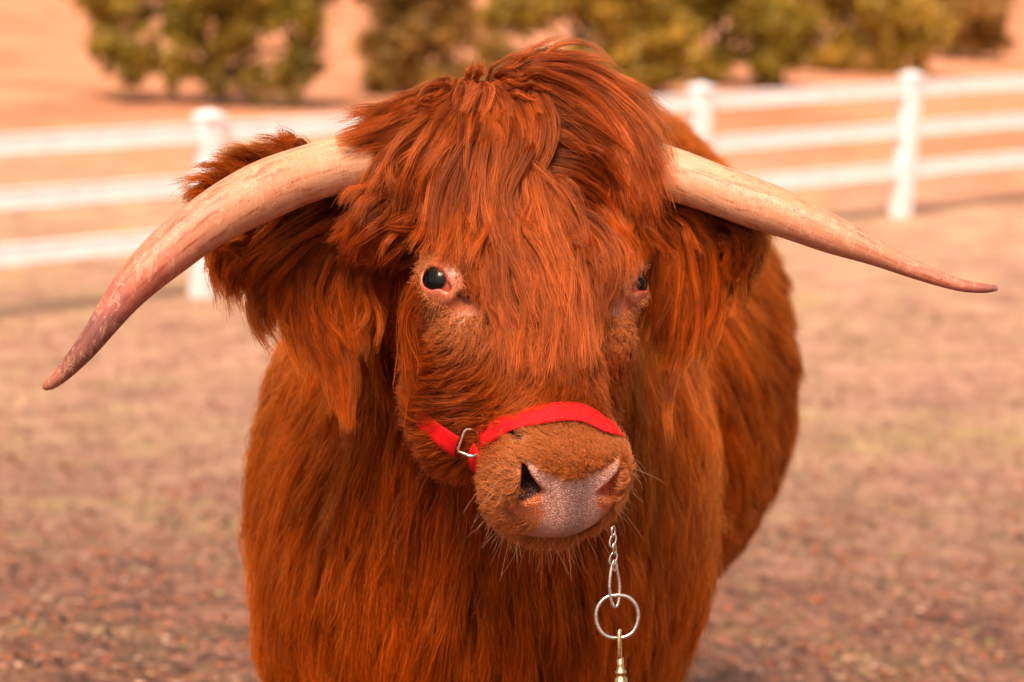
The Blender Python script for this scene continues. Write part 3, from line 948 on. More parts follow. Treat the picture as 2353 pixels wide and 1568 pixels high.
# 3. explicit locks: lists of (px, py) with a lift above the skin
LOCKS = [  # points, lift start/mid/end (m), root spread (m), tip spread, weight
    ([(1085, 196), (980, 238), (880, 280), (815, 302), (768, 312)], (.006, .03, .035), .010, .010, 1),
    ([(1080, 200), (990, 246), (900, 294), (842, 325), (802, 340)], (.006, .03, .03), .011, .012, 1),
    ([(1080, 205), (985, 262), (900, 316), (858, 370), (840, 425)], (.006, .03, .03), .014, .014, 1.2),
    ([(1085, 190), (990, 255), (915, 335), (870, 410), (850, 480)], (.006, .03, .03), .018, .014, 1.2),
    ([(1090, 190), (1010, 262), (945, 345), (905, 425), (885, 505)], (.006, .03, .025), .018, .014, 1.2),
    ([(1095, 190), (1035, 270), (980, 350), (945, 430), (925, 510)], (.006, .03, .025), .018, .014, 1.2),
    ([(1100, 190), (1055, 270), (1012, 350), (985, 440), (975, 520), (955, 590)], (.006, .028, .018), .018, .012, 1.2),
    ([(1102, 190), (1075, 280), (1045, 370), (1025, 460), (1015, 540), (985, 610)], (.006, .028, .018), .018, .012, 1.2),
    ([(1110, 190), (1105, 280), (1088, 370), (1078, 460), (1072, 540), (1055, 625)], (.006, .028, .015), .018, .012, 1.2),
    ([(1115, 190), (1130, 260), (1122, 340), (1108, 430), (1118, 520), (1140, 630)], (.006, .03, .014), .018, .012, 1.2),
    ([(1120, 188), (1165, 235), (1198, 300), (1188, 370), (1152, 430), (1165, 520), (1205, 630)], (.006, .034, .012), .015, .010, 1.0),
    ([(1130, 185), (1195, 215), (1232, 280), (1220, 345), (1185, 395), (1192, 470), (1222, 570)], (.006, .036, .014), .013, .010, .9),
    ([(1090, 188), (1060, 240), (1000, 300), (960, 380), (950, 460)], (.006, .036, .030), .012, .010, .7),
    ([(1106, 188), (1112, 230), (1130, 300), (1140, 390), (1128, 460)], (.008, .04, .026), .007, .004, .4),
    # right-hand mound, swept over
    ([(1120, 190), (1180, 170), (1250, 154), (1325, 166), (1398, 208), (1458, 275), (1492, 345)], (.006, .016, .018), .009, .014, 1.2),
    ([(1130, 190), (1200, 176), (1280, 168), (1365, 200), (1433, 262), (1480, 335), (1500, 405)], (.006, .016, .018), .012, .014, 1.3),
    ([(1140, 188), (1220, 175), (1300, 185), (1380, 232), (1440, 300), (1482, 378), (1497, 460)], (.006, .016, .018), .017, .014, 1.3),
    ([(1150, 192), (1230, 198), (1310, 222), (1380, 275), (1432, 348), (1468, 428), (1483, 510)], (.006, .018, .018), .018, .014, 1.3),
    ([(1165, 202), (1250, 232), (1320, 274), (1380, 335), (1425, 408), (1455, 482), (1478, 565)], (.006, .020, .016), .018, .014, 1.3),
    ([(1195, 235), (1270, 278), (1340, 330), (1392, 390), (1430, 460), (1455, 540), (1475, 590)], (.006, .022, .016), .018, .013, 1.2),
    ([(1215, 290), (1280, 320), (1340, 360), (1390, 415), (1425, 480), (1445, 550)], (.006, .022, .016), .016, .012, 1.1),
    ([(1190, 330), (1250, 295), (1320, 300), (1385, 340), (1440, 400), (1480, 480), (1495, 550)], (.008, .030, .02), .012, .010, .9),
    ([(1180, 300), (1240, 262), (1320, 262), (1400, 300), (1460, 370), (1495, 450)], (.008, .030, .02), .010, .010, .6),
    ([(1130, 185), (1190, 145), (1262, 106), (1320, 92), (1388, 80)], (.006, .020, .03), .006, .005, .06),
    ([(1140, 188), (1200, 160), (1270, 134), (1340, 128), (1420, 145)], (.006, .020, .03), .008, .006, .08),
    ([(1160, 188), (1290, 160), (1390, 190), (1460, 230), (1520, 268)], (.006, .020, .03), .010, .010, .16),
    ([(1130, 188), (1200, 165), (1290, 138), (1380, 160), (1450, 205), (1500, 195)], (.006, .02, .03), .008, .010, .06),
    ([(1110, 182), (1150, 150), (1200, 118), (1250, 80)], (.006, .02, .03), .006, .006, .05),
    ([(1085, 185), (1092, 165), (1096, 140)], (.004, .01, .02), .008, .003, .10),
    # over the whorl
    ([(1088, 172), (1078, 205), (1055, 260), (1025, 330)], (.008, .016, .016), .014, .010, .8),
    ([(1108, 170), (1106, 205), (1098, 265), (1085, 340)], (.008, .016, .016), .014, .010, .8),
    ([(1125, 170), (1135, 205), (1150, 260), (1150, 330)], (.008, .016, .018), .014, .010, .7),
    ([(1120, 172), (1170, 185), (1230, 200), (1290, 240)], (.008, .016, .018), .012, .010, .6),
    ([(1070, 194), (1030, 208), (970, 240), (900, 275)], (.008, .016, .02), .009, .010, .6),
    # middle of the face
    ([(1185, 380), (1165, 450), (1175, 530), (1210, 610), (1235, 690), (1250, 770)], (.006, .022, .012), .016, .010, 1),
    ([(1220, 400), (1208, 480), (1218, 570), (1243, 655), (1262, 740), (1268, 820)], (.006, .020, .010), .016, .010, 1),
    ([(1250, 410), (1240, 500), (1250, 590), (1272, 680), (1288, 770), (1298, 850)], (.006, .018, .010), .016, .010, 1),
    ([(1275, 420), (1282, 500), (1292, 590), (1310, 685), (1322, 780), (1328, 860)], (.006, .018, .010), .016, .010, 1),
    ([(1260, 600), (1250, 680), (1240, 760), (1232, 840), (1225, 890)], (.005, .014, .008), .015, .010, .8),
    ([(1180, 372), (1285, 382), (1350, 415), (1402, 472), (1438, 540), (1455, 605)], (.006, .030, .016), .013, .010, 1),
    ([(1195, 420), (1310, 425), (1370, 462), (1410, 520), (1435, 588), (1440, 645)], (.006, .028, .014), .013, .010, 1),
    ([(1215, 450), (1320, 472), (1372, 512), (1402, 570), (1415, 635)], (.006, .026, .012), .013, .010, 1),
    ([(1225, 492), (1330, 522), (1378, 560), (1397, 620), (1390, 690), (1372, 742)], (.006, .026, .014), .012, .006, 1),
    ([(1230, 535), (1320, 575), (1356, 620), (1370, 680), (1368, 742)], (.006, .022, .012), .012, .006, .9),
    ([(1235, 560), (1300, 640), (1326, 705), (1340, 780), (1347, 855)], (.006, .018, .008), .013, .010, .9),
    # over the near eye
    ([(985, 470), (965, 520), (955, 570)], (.008, .016, .010), .014, .010, .5),
    ([(1050, 460), (1020, 525), (1003, 580)], (.008, .018, .010), .012, .008, .5),
    ([(1085, 480), (1075, 560), (1090, 640), (1108, 715)], (.006, .016, .008), .012, .006, .6),
    ([(1110, 510), (1112, 600), (1132, 690), (1160, 780)], (.006, .016, .008), .014, .008, .8),
    ([(1140, 550), (1150, 640), (1175, 730), (1198, 810), (1210, 880)], (.006, .014, .008), .014, .010, .9),
    ([(1390, 500), (1425, 560), (1440, 610), (1445, 660)], (.006, .022, .014), .008, .006, .25),
    # temple tuft
    ([(975, 440), (910, 462), (855, 498), (808, 540), (780, 582)], (.006, .025, .03), .014, .010, 1.0),
    ([(985, 455), (920, 485), (862, 530), (818, 580), (792, 630)], (.006, .025, .025), .014, .010, 1.0),
    ([(975, 480), (925, 525), (880, 580), (850, 640), (832, 700)], (.006, .02, .02), .014, .010, 1.0),
    ([(960, 520), (905, 580), (875, 660), (855, 740), (845, 810)], (.006, .018, .012), .014, .010, .9),
    ([(940, 560), (895, 640), (872, 720), (852, 800)], (.006, .018, .012), .013, .010, .7),
    ([(960, 430), (890, 440), (835, 462), (800, 505)], (.006, .03, .035), .012, .008, .6),
    # a few that cross between the two halves
    ([(1180, 330), (1215, 430), (1250, 540), (1280, 650), (1290, 730)], (.006, .030, .014), .018, .012, .8),
    ([(1150, 300), (1200, 380), (1262, 450), (1310, 540), (1330, 640)], (.006, .034, .014), .014, .010, .5),
    ([(1240, 330), (1225, 430), (1190, 520), (1165, 620)], (.006, .032, .014), .014, .010, .5),
    ([(1290, 380), (1262, 470), (1235, 560), (1230, 660)], (.006, .026, .012), .016, .010, .5),
    ([(1310, 470), (1300, 560), (1310, 650), (1300, 740)], (.006, .026, .012), .018, .012, .6),
]
EARL = [
    ([(800, 480), (730, 520), (650, 560), (585, 600), (545, 640)], (.005, .012, .01), .014, .014, 1),
    ([(810, 490), (740, 550), (680, 620), (640, 700), (630, 770)], (.005, .014, .01), .016, .014, 1.2),
    ([(700, 500), (625, 560), (572, 615), (552, 665), (572, 710)], (.005, .012, .01), .016, .012, 1.1),
    ([(740, 500), (660, 580), (610, 660), (605, 740), (640, 800)], (.005, .014, .01), .016, .012, 1.2),
    ([(630, 520), (570, 562), (535, 600), (525, 640), (545, 680)], (.004, .010, .01), .014, .012, 1),
    ([(590, 520), (535, 545), (510, 570), (510, 605)], (.004, .010, .01), .013, .010, .9),
    ([(780, 490), (715, 590), (690, 690), (710, 780), (750, 850)], (.005, .02, .02), .016, .012, 1.3),
    ([(800, 500), (745, 590), (722, 690), (740, 790), (775, 880), (792, 960)], (.005, .022, .025), .014, .007, 1.2),
    ([(770, 490), (705, 580), (695, 690), (735, 790), (778, 890), (795, 1000)], (.005, .025, .03), .011, .003, .7),
    ([(825, 510), (790, 620), (775, 720), (785, 810), (800, 880)], (.005, .02, .02), .014, .010, 1),
    ([(840, 520), (815, 640), (805, 740), (810, 840)], (.005, .02, .015), .014, .010, .9),
    ([(720, 720), (768, 840), (790, 940), (793, 1010), (783, 1045)], (.02, .03, .03), .005, .002, .12),
    # tuft above the horn, on the ear's upper edge
    ([(700, 420), (660, 380), (610, 352), (565, 350)], (.004, .012, .02), .014, .008, .8),
    ([(660, 430), (600, 390), (545, 370), (500, 375)], (.004, .012, .02), .015, .010, .9),
    ([(600, 450), (540, 415), (490, 400), (450, 412)], (.004, .012, .02), .014, .010, .9),
    ([(560, 480), (505, 450), (455, 440), (420, 462)], (.004, .010, .02), .013, .010, .8),
    ([(730, 400), (700, 370), (660, 350), (630, 345)], (.004, .012, .02), .012, .008, .7),
]
EARR = [
    ([(1500, 480), (1525, 560), (1528, 660), (1518, 770), (1505, 840)], (.005, .018, .015), .015, .012, 1.1),
    ([(1530, 480), (1568, 570), (1575, 680), (1562, 790), (1545, 870)], (.005, .018, .015), .016, .012, 1.2),
    ([(1560, 490), (1615, 570), (1622, 680), (1602, 780), (1580, 850)], (.005, .016, .012), .016, .012, 1.2),
    ([(1600, 500), (1645, 560), (1655, 640), (1635, 715)], (.005, .014, .012), .016, .012, 1.1),
    ([(1640, 520), (1685, 555), (1690, 605), (1672, 650)], (.005, .012, .01), .015, .010, 1),
    ([(1680, 530), (1720, 548), (1728, 575), (1715, 600)], (.004, .010, .01), .013, .009, .8),
    ([(1500, 470), (1550, 520), (1610, 560), (1680, 590)], (.004, .012, .01), .013, .010, .9),
    ([(1510, 490), (1545, 540), (1590, 620), (1610, 700)], (.005, .022, .018), .012, .010, .9),
    ([(1590, 620), (1582, 740), (1553, 850), (1534, 940), (1545, 1030)], (.012, .03, .05), .005, .002, .10),
    ([(1500, 460), (1500, 540), (1495, 640), (1488, 720)], (.005, .014, .012), .010, .008, .6),
    ([(1480, 440), (1540, 465), (1590, 500), (1640, 560)], (.006, .016, .012), .010, .010, .7),
]
def face_clamp(x, y):
    a = float(np.interp(x, [760, 960, 1390, 1480], [2.580, 2.62, 2.70, 2.665]))
    return a + max(0, y - 520) * .0007

def lock_guides(locks, clamp, sub=14, k=14, wave=.0034):
    G, Rr, Wt = [], [], []
    for pts, lift, r0, r1, wt in locks:
        base = []
        m = len(pts)
        ds = [min(surf_depth(x, y), clamp(x, y) + lift[1]) for x, y in pts]
        for i, (x, y) in enumerate(pts):
            t = i / (m - 1)
            l = lift[0] + (lift[1] - lift[0]) * min(1, t / .4) if t < .4 else lift[1] + (lift[2] - lift[1]) * (t - .4) / .6
            base.append(W(x, y, ds[i] - l))
        base = np.array(base)
        # keep depth from jumping where the line leaves the silhouette
        C = catmull(base, k)
        D = (C - CAMn) @ cFn
        Ds = np.convolve(np.pad(D, 2, 'edge'), np.ones(5) / 5, 'valid')
        C = CAMn + (C - CAMn) * (np.minimum(Ds, D + .01) / D)[:, None]
        s = np.linspace(0, 1, k)
        n = max(3, int(sub * wt))
        near_ = np.where(sdf(C) > .040)[0]
        tmax = .45 if len(near_) == 0 else max(0, (near_[0] - 1) / (k - 1))
        for j in range(n):
            T = np.gradient(C, axis=0); T /= np.linalg.norm(T, axis=1)[:, None]
            sd = np.cross(T, -cFn); sd /= np.linalg.norm(sd, axis=1)[:, None] + 1e-9
            a, b = rng.normal(0, .65), rng.normal(0, .7)
            rad = r0 + (r1 - r0) * s
            stray = rng.random() < (.24 if sub > 55 else .10)
            t0 = 0 if rng.random() < .4 else rng.uniform(0, min(.45, tmax))          # locks root all over the crown
            tt = t0 + (1 - t0) * s
            C2 = np.stack([np.interp(tt, s, C[:, q_]) for q_ in range(3)], 1)
            ph, fq = rng.uniform(0, 6.28), rng.uniform(.7, 2.0)
            amp = wave * (rng.exponential(1.0) + .3) * (2.2 if stray else 1); ph2 = rng.uniform(0, 6.28); am2 = wave * rng.exponential(.35)
            wv = (np.sin(s * 6.28 * fq + ph) - math.sin(ph)) * amp * s ** .5 + (np.sin(s * 6.28 * fq * 2.7 + ph2) - math.sin(ph2)) * am2 * s ** .5
            wz = np.cos(s * 6.28 * fq * .8 + ph) * amp * .7 * s
            fan = rng.normal(0, .75 if not stray else 1.7) * s ** 1.6 * r1
            g = C2 + sd * (a * rad + wv + fan)[:, None] + (-cFn) * (b * rad * .8 + wz + (.006 if stray else 0) * s)[:, None]
            G.append(g); Rr.append(rad); Wt.append(wt)
    G = np.array(G)
    # vary the length of every lock
    ls = rng.uniform(.50, 1.06, len(G))
    t = np.clip(np.linspace(0, 1, k)[None] * ls[:, None], 0, 1) * (k - 1)
    i0 = np.minimum(t.astype(int), k - 2); fr = (t - i0)[..., None]; ar = np.arange(len(G))[:, None]
    G = G[ar, i0] * (1 - fr) + G[ar, i0 + 1] * fr
    # never inside the skin
    sh = G.shape; q = G.reshape(-1, 3)
    for _ in range(2):
        d = sdf(q); g, gn = grad(q)
        push = np.clip(.003 - d, 0, .03)
        q = q + g * push[:, None]
    G = q.reshape(sh)
    for i_, dep, wgt in ((0, -.003, 1.0), (1, .004, .7), (2, .008, .35)):      # every lock leaves from the skin
        g, gn = grad(G[:, i_])
        G[:, i_] -= g * (np.clip(sdf(G[:, i_]) - dep, -.03, .040) * wgt)[:, None]
    return G, np.array(Rr)

def lock_hair(name, locks, clamp, per, mat, radius=.00030, sub=14, wave=.0019, frizz=.0015, tight=.20):
    G, Rr = lock_guides(locks, clamp, sub, 14, wave)
    n = int(len(G) * per * HQ)
    gi = rng.integers(0, len(G), n)
    g = G[gi]; k = g.shape[1]; s = np.linspace(0, 1, k)
    T = np.gradient(g, axis=1); T /= np.linalg.norm(T, axis=2, keepdims=True) + 1e-9
    a, b = rng.normal(0, 1, (2, n, 1))
    rad = Rr[gi] * tight * (1 - .72 * s[None] ** .8)
    sd = np.cross(T, -cFn[None, None]); sd /= np.linalg.norm(sd, axis=2, keepdims=True) + 1e-9
    up = np.cross(sd, T)
    P = g + sd * (a * rad)[..., None] + up * (b * rad * .6)[..., None]
    ph = rng.uniform(0, 6.28, (n, 1, 3)); fq = rng.uniform(.8, 3, (n, 1, 3)); am = rng.normal(0, frizz, (n, 1, 3))
    P += (np.sin(s[None, :, None] * 6.28 * fq + ph) - np.sin(ph)) * am * s[None, :, None] ** .7
    P += rng.normal(0, 1, (n, 1, 3)) * frizz * 1.5 * s[None, :, None] ** 1.5
    fly = rng.random(n) < .07
    P[fly] += rng.normal(0, .006, (fly.sum(), 1, 3)) * s[None, :, None] ** 1.3
    ls = rng.uniform(.7, 1.0, n)
    t = s[None] * ls[:, None] * (k - 1); i0 = np.minimum(t.astype(int), k - 2); fr = (t - i0)[..., None]; ar = np.arange(n)[:, None]
    P = P[ar, i0] * (1 - fr) + P[ar, i0 + 1] * fr
    tn = rng.uniform(.60, 1.3, len(G))
    return hair_obj(name, P, taper(k, radius, .3), tn[gi] * strand_tone(n), mat, cow)

lock_hair('forelock', LOCKS, face_clamp, 44, m_fore, sub=62)
lock_hair('ear_hair', EARL, lambda x, y: 2.665, 48, m_ear, sub=50)
lock_hair('ear_hair', EARR, lambda x, y: float(np.interp(x, [1490, 1730], [2.72, 2.74])), 48, m_ear, sub=50)

# ears also wear short fur
def w_ear(c):
    return (np.minimum(ear(c, EAR_L), ear(c, EAR_R)) < .010) * 1.0
CE = build_controls([(l[0], .03, .006) for l in EARL + EARR])
GE, _ = grow(sample_surface(700, w_ear), CE, 7, .03, rand=.3)
re_ = sample_surface(int(22000 * HQ), w_ear)
he, gi = children(GE, re_, clump=.5, frizz=.002)
hair_obj('ear_fur', he, taper(7, .0004, .3), rng.uniform(.6, 1.2, len(he)), m_ear, cow)

# whiskers on the muzzle, lashes
def whiskers(name, roots, dirs, length, bend, rad, mat, k=8):
    n = len(roots); s = np.linspace(0, 1, k)[None, :, None]
    P = roots[:, None] + dirs[:, None] * s * length[:, None, None] + bend[:, None] * s ** 2 * length[:, None, None]
    return hair_obj(name, P, taper(k, rad, .25), rng.uniform(.8, 1.1, n), mat, cow)
def w_chin(c):
    u, v, w = toH(c)
    return ((v > .40) & (np.abs(u) < .10) & ((w < -.078) | (np.abs(u) > .062)) & (w > -.14)) * 1.0
rw = sample_surface(190, w_chin); gw, _ = grad(rw)
whiskers('whiskers', rw, gw * .9 - ZZ * .35 + rng.normal(0, .25, gw.shape), rng.uniform(.008, .030, len(rw)), -ZZ * .35 + rng.normal(0, .2, gw.shape), .00022, m_pale)
for s in (-1, 1):
    c, o, ax, bx = LIDF[s]
    b = bx if bx @ ZZ > 0 else -bx
    n = 70; th = np.linspace(-1.15, .9, n) + rng.normal(0, .04, n)
    r0 = c + o * .019 + ax * (.003 + .013 * np.sin(th))[:, None] + b * (.0095 * np.cos(th))[:, None]
    dr = o * .75 + b * (.55 * np.cos(th))[:, None] + ax * (.6 * np.sin(th))[:, None] - ax * .25
    whiskers('eyelashes', r0, dr + rng.normal(0, .08, dr.shape), rng.uniform(.010, .018, n), -b * .25 + rng.normal(0, .05, dr.shape), .00018, m_pale)

# tail switch
k = 10; n = int(2500 * HQ) + 200
r0 = TB + BAX * .42 - ZZ * .20 + rng.normal(0, .02, (n, 3))
s = np.linspace(0, 1, k)[None, :, None]
tp = r0[:, None] - ZZ * s * rng.uniform(.35, .55, (n, 1, 1)) + rng.normal(0, .05, (n, 1, 3)) * np.sin(s * 2.4)
hair_obj('tail_switch', tp, taper(k, .0007), rng.uniform(.7, 1.2, n), m_coat, cow)

# ---------------------------------------------------------------- halter
m_web, nd, ln, p = mat_new('red_webbing')
uv = nd.new('ShaderNodeAttribute'); uv.attribute_name = 'strap'
sx = nd.new('ShaderNodeSeparateXYZ'); ln.new(uv.outputs['Vector'], sx.inputs[0])
wv = nd.new('ShaderNodeMath'); wv.operation = 'SINE'
ml = nd.new('ShaderNodeMath'); ml.operation = 'MULTIPLY'; ml.inputs[1].default_value = 2 * math.pi / .0022
ln.new(sx.outputs[0], ml.inputs[0]); ln.new(ml.outputs[0], wv.inputs[0])
tc = nd.new('ShaderNodeTexCoord').outputs['Object']
rr = ramp(nd, [(.3, (.70, .004, .008)), (.7, (.92, .010, .016))]); ln.new(noise(nd, ln, 60, 5, vec=tc), rr.inputs[0])
mr = nd.new('ShaderNodeMapRange'); mr.inputs['From Min'].default_value = -1; mr.inputs['To Min'].default_value = .72
ln.new(wv.outputs[0], mr.inputs['Value'])
vm = nd.new('ShaderNodeVectorMath'); vm.operation = 'SCALE'; ln.new(rr.outputs[0], vm.inputs[0]); ln.new(mr.outputs[0], vm.inputs['Scale'])
ln.new(vm.outputs[0], p.inputs['Base Color']); p.inputs['Roughness'].default_value = .7; p.inputs['Specular IOR Level'].default_value = .2
b = nd.new('ShaderNodeBump'); b.inputs['Strength'].default_value = .5; b.inputs['Distance'].default_value = .0006
ln.new(wv.outputs[0], b.inputs['Height']); ln.new(b.outputs[0], p.inputs['Normal'])

def strap(name, path, nrm, wid, width, parent, th=.0022):
    """flat webbing: path points, outward normals, width directions"""
    n = len(path); vs_, fs, at = [], [], []
    L = np.concatenate([[0], np.cumsum(np.linalg.norm(np.diff(path, axis=0), axis=1))])
    cols = 7
    for i in range(n):
        for side in (1, 0):
            for j in range(cols):
                a = (j / (cols - 1) - .5) * (1 if side else -1)
                edge = 1 - (abs(a) * 2) ** 6 * .5
                vs_.append(path[i] + wid[i] * a * width + nrm[i] * (th * edge if side else 0)); at.append((L[i], a, 0))
    m = cols * 2
    for i in range(n - 1):
        for j in range(m):
            l = (j + 1) % m
            fs.append((i * m + j, i * m + l, (i + 1) * m + l, (i + 1) * m + j))
    fs.append(tuple(range(m))[::-1]); fs.append(tuple((n - 1) * m + k for k in range(m)))
    o = mesh_obj(name, vs_, fs, m_web, parent)
    A = o.data.attributes.new('strap', 'FLOAT_VECTOR', 'POINT')
    A.data.foreach_set('vector', np.array(at, np.float32).ravel())
    bm = bmesh.new(); bm.from_mesh(o.data); bmesh.ops.recalc_face_normals(bm, faces=bm.faces); bm.to_mesh(o.data); bm.free()
    return o
def on_skin(pts, off):
    P = np.array(pts)
    for _ in range(4):
        g, gn = grad(P, .004); P = P - g * ((sdf(P) - off) / np.maximum(gn, .4))[:, None]
    return P
halter = empty('halter', tuple(W(1250, 970, 2.5)))
tag(halter, 'bright red webbing halter with a silver square ring, worn round the cow\'s nose', 'halter')
band = [W(x, y, surf_depth(x, y)) for x, y in ((1120, 1006), (1170, 984), (1230, 965), (1300, 955), (1350, 962), (1382, 988))]
# round the far side and under the jaw back to the ring
under = [H(.070, .385, -.05), H(.064, .39, -.10), H(.03, .385, -.145), H(-.03, .375, -.150), H(-.066, .36, -.11), H(-.072, .355, -.085)]
pth = on_skin(np.vstack([band, under]), .0055)
pth = catmull(pth, 90); pth = on_skin(pth, .0065)
for _ in range(6): pth[1:-1] = (pth[:-2] + pth[1:-1] * 2 + pth[2:]) / 4
g_, _ = grad(pth, .008)
T = np.gradient(pth, axis=0); T /= np.linalg.norm(T, axis=1)[:, None]
wd = np.cross(g_, T); wd /= np.linalg.norm(wd, axis=1)[:, None]
strap('noseband', pth, g_, wd, .0248, halter)
# cheek strap: from the ring up the cheek to behind the ear, both sides
ck = [W(x, y, surf_depth(x, y)) for x, y in ((1068, 1014), (1030, 990), (985, 955), (940, 900), (890, 800), (850, 700), (835, 600), (850, 520))]
pth = catmull(on_skin(ck, .004), 60)
sk = np.linspace(0, 1, 60)
pth = on_skin(pth, .0045); pth = pth + grad(pth, .004)[0] * (np.interp(sk, [0, .05, .10, .12], [.011, .010, .003, -.010]))[:, None]
g_, _ = grad(pth, .008); T = np.gradient(pth, axis=0); T /= np.linalg.norm(T, axis=1)[:, None]
wd = np.cross(g_, T); wd /= np.linalg.norm(wd, axis=1)[:, None]
strap('cheek_strap', pth, g_, wd, .0265, halter)
ck = [H(.072, .38, -.07), H(.085, .32, -.09), H(.10, .25, -.10), H(.115, .17, -.11), H(.115, .08, -.13)]
pth = on_skin(catmull(on_skin(ck, .001), 50), -.0015)
g_, _ = grad(pth, .008); T = np.gradient(pth, axis=0); T /= np.linalg.norm(T, axis=1)[:, None]
wd = np.cross(g_, T); wd /= np.linalg.norm(wd, axis=1)[:, None]
strap('cheek_strap', pth, g_, wd, .0265, halter)
m_met = simple_mat('nickel', (.62, .56, .52), .22, 1.0, nscale=90, namt=.25, bump=.25, bscale=300)
m_brass = simple_mat('worn_brass', (.52, .36, .18), .30, 1.0, nscale=120, namt=.35, bump=.3, bscale=300)
d0 = surf_depth(1080, 1010) - .012
ring = [W(1070, 986, d0), W(1096, 988, d0 - .002), W(1111, 1038, d0 - .004), W(1084, 1050, d0 + .002), W(1050, 1036, d0 + .003)]
rp = []
for i in range(5):
    a, b = ring[i], ring[(i + 1) % 5]
    for t in (.12, .35, .65, .88): rp.append(a * (1 - t) + b * t)
v_, f_ = tube_geo(rp, .0019, 10, closed=True)
mesh_obj('square_ring', v_, f_, m_met, halter)

# ---------------------------------------------------------------- lead chain
chain = empty('lead_chain', tuple(W(1420, 1420, 2.52)))
tag(chain, 'metal lead chain with a round ring and brass snap, hanging below the cow\'s chin', 'chain')
def oval(cx, cy, d, hx, hy, tilt=0, yaw=0, n=28, pinch=0):
    """closed oval link in a plane that contains the vertical; yaw turns it about the vertical"""
    c = W(cx, cy, d); out = []
    for i in range(n):
        a = 2 * math.pi * i / n
        x = math.copysign(abs(math.cos(a)) ** .8, math.cos(a)) * hx; y = math.sin(a) * hy
        if pinch: x *= 1 - pinch * max(0, y / hy)
        xr = x * math.cos(tilt) - y * math.sin(tilt); yr = x * math.sin(tilt) + y * math.cos(tilt)
        out.append(c + cRn * xr * math.cos(yaw) + cFn * xr * math.sin(yaw) + cUn * yr)
    return out
px2 = lambda x, d=2.52: x / FPX * d
DC = 2.515
for cx, cy, hx, hy, tl, yw in ((1409, 1222, 7, 12, .1, 1.0), (1408, 1243, 7, 14, -.25, .3), (1412, 1262, 7, 13, .3, 1.1), (1409, 1284, 8, 14, -.3, .2), (1413, 1300, 8, 12, .3, .9)):
    v_, f_ = tube_geo(oval(cx, cy, DC, px2(hx), px2(hy), tl, yw), .0011, 8, closed=True)
    mesh_obj('chain_link', v_, f_, m_met, chain)
v_, f_ = tube_geo(oval(1412, 1345, DC, px2(13), px2(50), .04, .45, 40, .35), .0017, 10, closed=True)
mesh_obj('quick_link', v_, f_, m_met, chain)
v_, f_ = tube_geo(oval(1418, 1417, DC, px2(49), px2(49), 0, .12, 64), .0020, 12, closed=True)
mesh_obj('round_ring', v_, f_, m_met, chain)
# snap hook: eye, shank, collar
v_, f_ = tube_geo(oval(1424, 1482, DC, px2(9), px2(34), 0, 1.35, 30), .0020, 10, closed=True)
mesh_obj('snap_hook', v_, f_, m_brass, chain)
prof_s = [(1512, 8), (1530, 8), (1540, 9), (1543, 14), (1549, 14), (1551, 10), (1556, 10), (1558, 15), (1580, 16), (1600, 12), (1640, 10)]
v_, f_ = tube_geo([W(1425 + (y - 1512) * .03, y, DC) for y, r in prof_s], [px2(r) for y, r in prof_s], 18)
mesh_obj('swivel', v_, f_, m_brass, chain)
m_rope = simple_mat('lead_rope', (.30, .03, .03), .8, nscale=60)
a = W(1429, 1640, DC)
rp = catmull(np.array([a, a + np.array([.01, -.02, -.12]), a + np.array([.02, -.06, -.3]), [a[0] + .05, a[1] - .16, .05], [a[0] + .2, a[1] - .2, .022], [a[0] + .45, a[1] - .05, .022]]), 60)
v_, f_ = tube_geo(rp, .0075, 10)
mesh_obj('rope', v_, f_, m_rope, chain)

# ---------------------------------------------------------------- the fence
FL, FR = W(466, 684, 15.6), W(2068, 500, 20.1)
fdir = (FR - FL) * np.array([1, 1, 0]); flen = np.linalg.norm(fdir); fdir /= flen
slope = (FR[2] - FL[2]) / flen
fnor = np.array([fdir[1], -fdir[0], 0])
print('fence', FL, FR, 'post gap if 3 bays', flen / 3, flen / 2)
def base_at(s): return FL + fdir * s + ZZ * slope * s
m_vinyl, nd, ln, p = mat_new('white_vinyl')
tc = nd.new('ShaderNodeTexCoord').outputs['Object']
rr = ramp(nd, [(.3, (.66, .62, .64)), (.6, (.76, .71, .75))]); ln.new(noise(nd, ln, 6, 5, vec=tc), rr.inputs[0])
ln.new(rr.outputs[0], p.inputs['Base Color']); p.inputs['Roughness'].default_value = .45
fence = empty('rail_fence', tuple(FL))
tag(fence, 'white three-rail paddock fence running behind the cow', 'fence')
PXL = FPX / 15.6
POST_H = 424 / PXL
def box_bm(bm, c, ax, ay, az, hx, hy, hz, bev=.006):
    r = bmesh.ops.create_cube(bm, size=1)
    M = Matrix(((ax[0], ay[0], az[0], c[0]), (ax[1], ay[1], az[1], c[1]), (ax[2], ay[2], az[2], c[2]), (0, 0, 0, 1)))
    for v in r['verts']: v.co = M @ Vector((v.co.x * 2 * hx, v.co.y * 2 * hy, v.co.z * 2 * hz))
    return r['verts']
GAP = None
posts_px = (468, 1600, 2068)
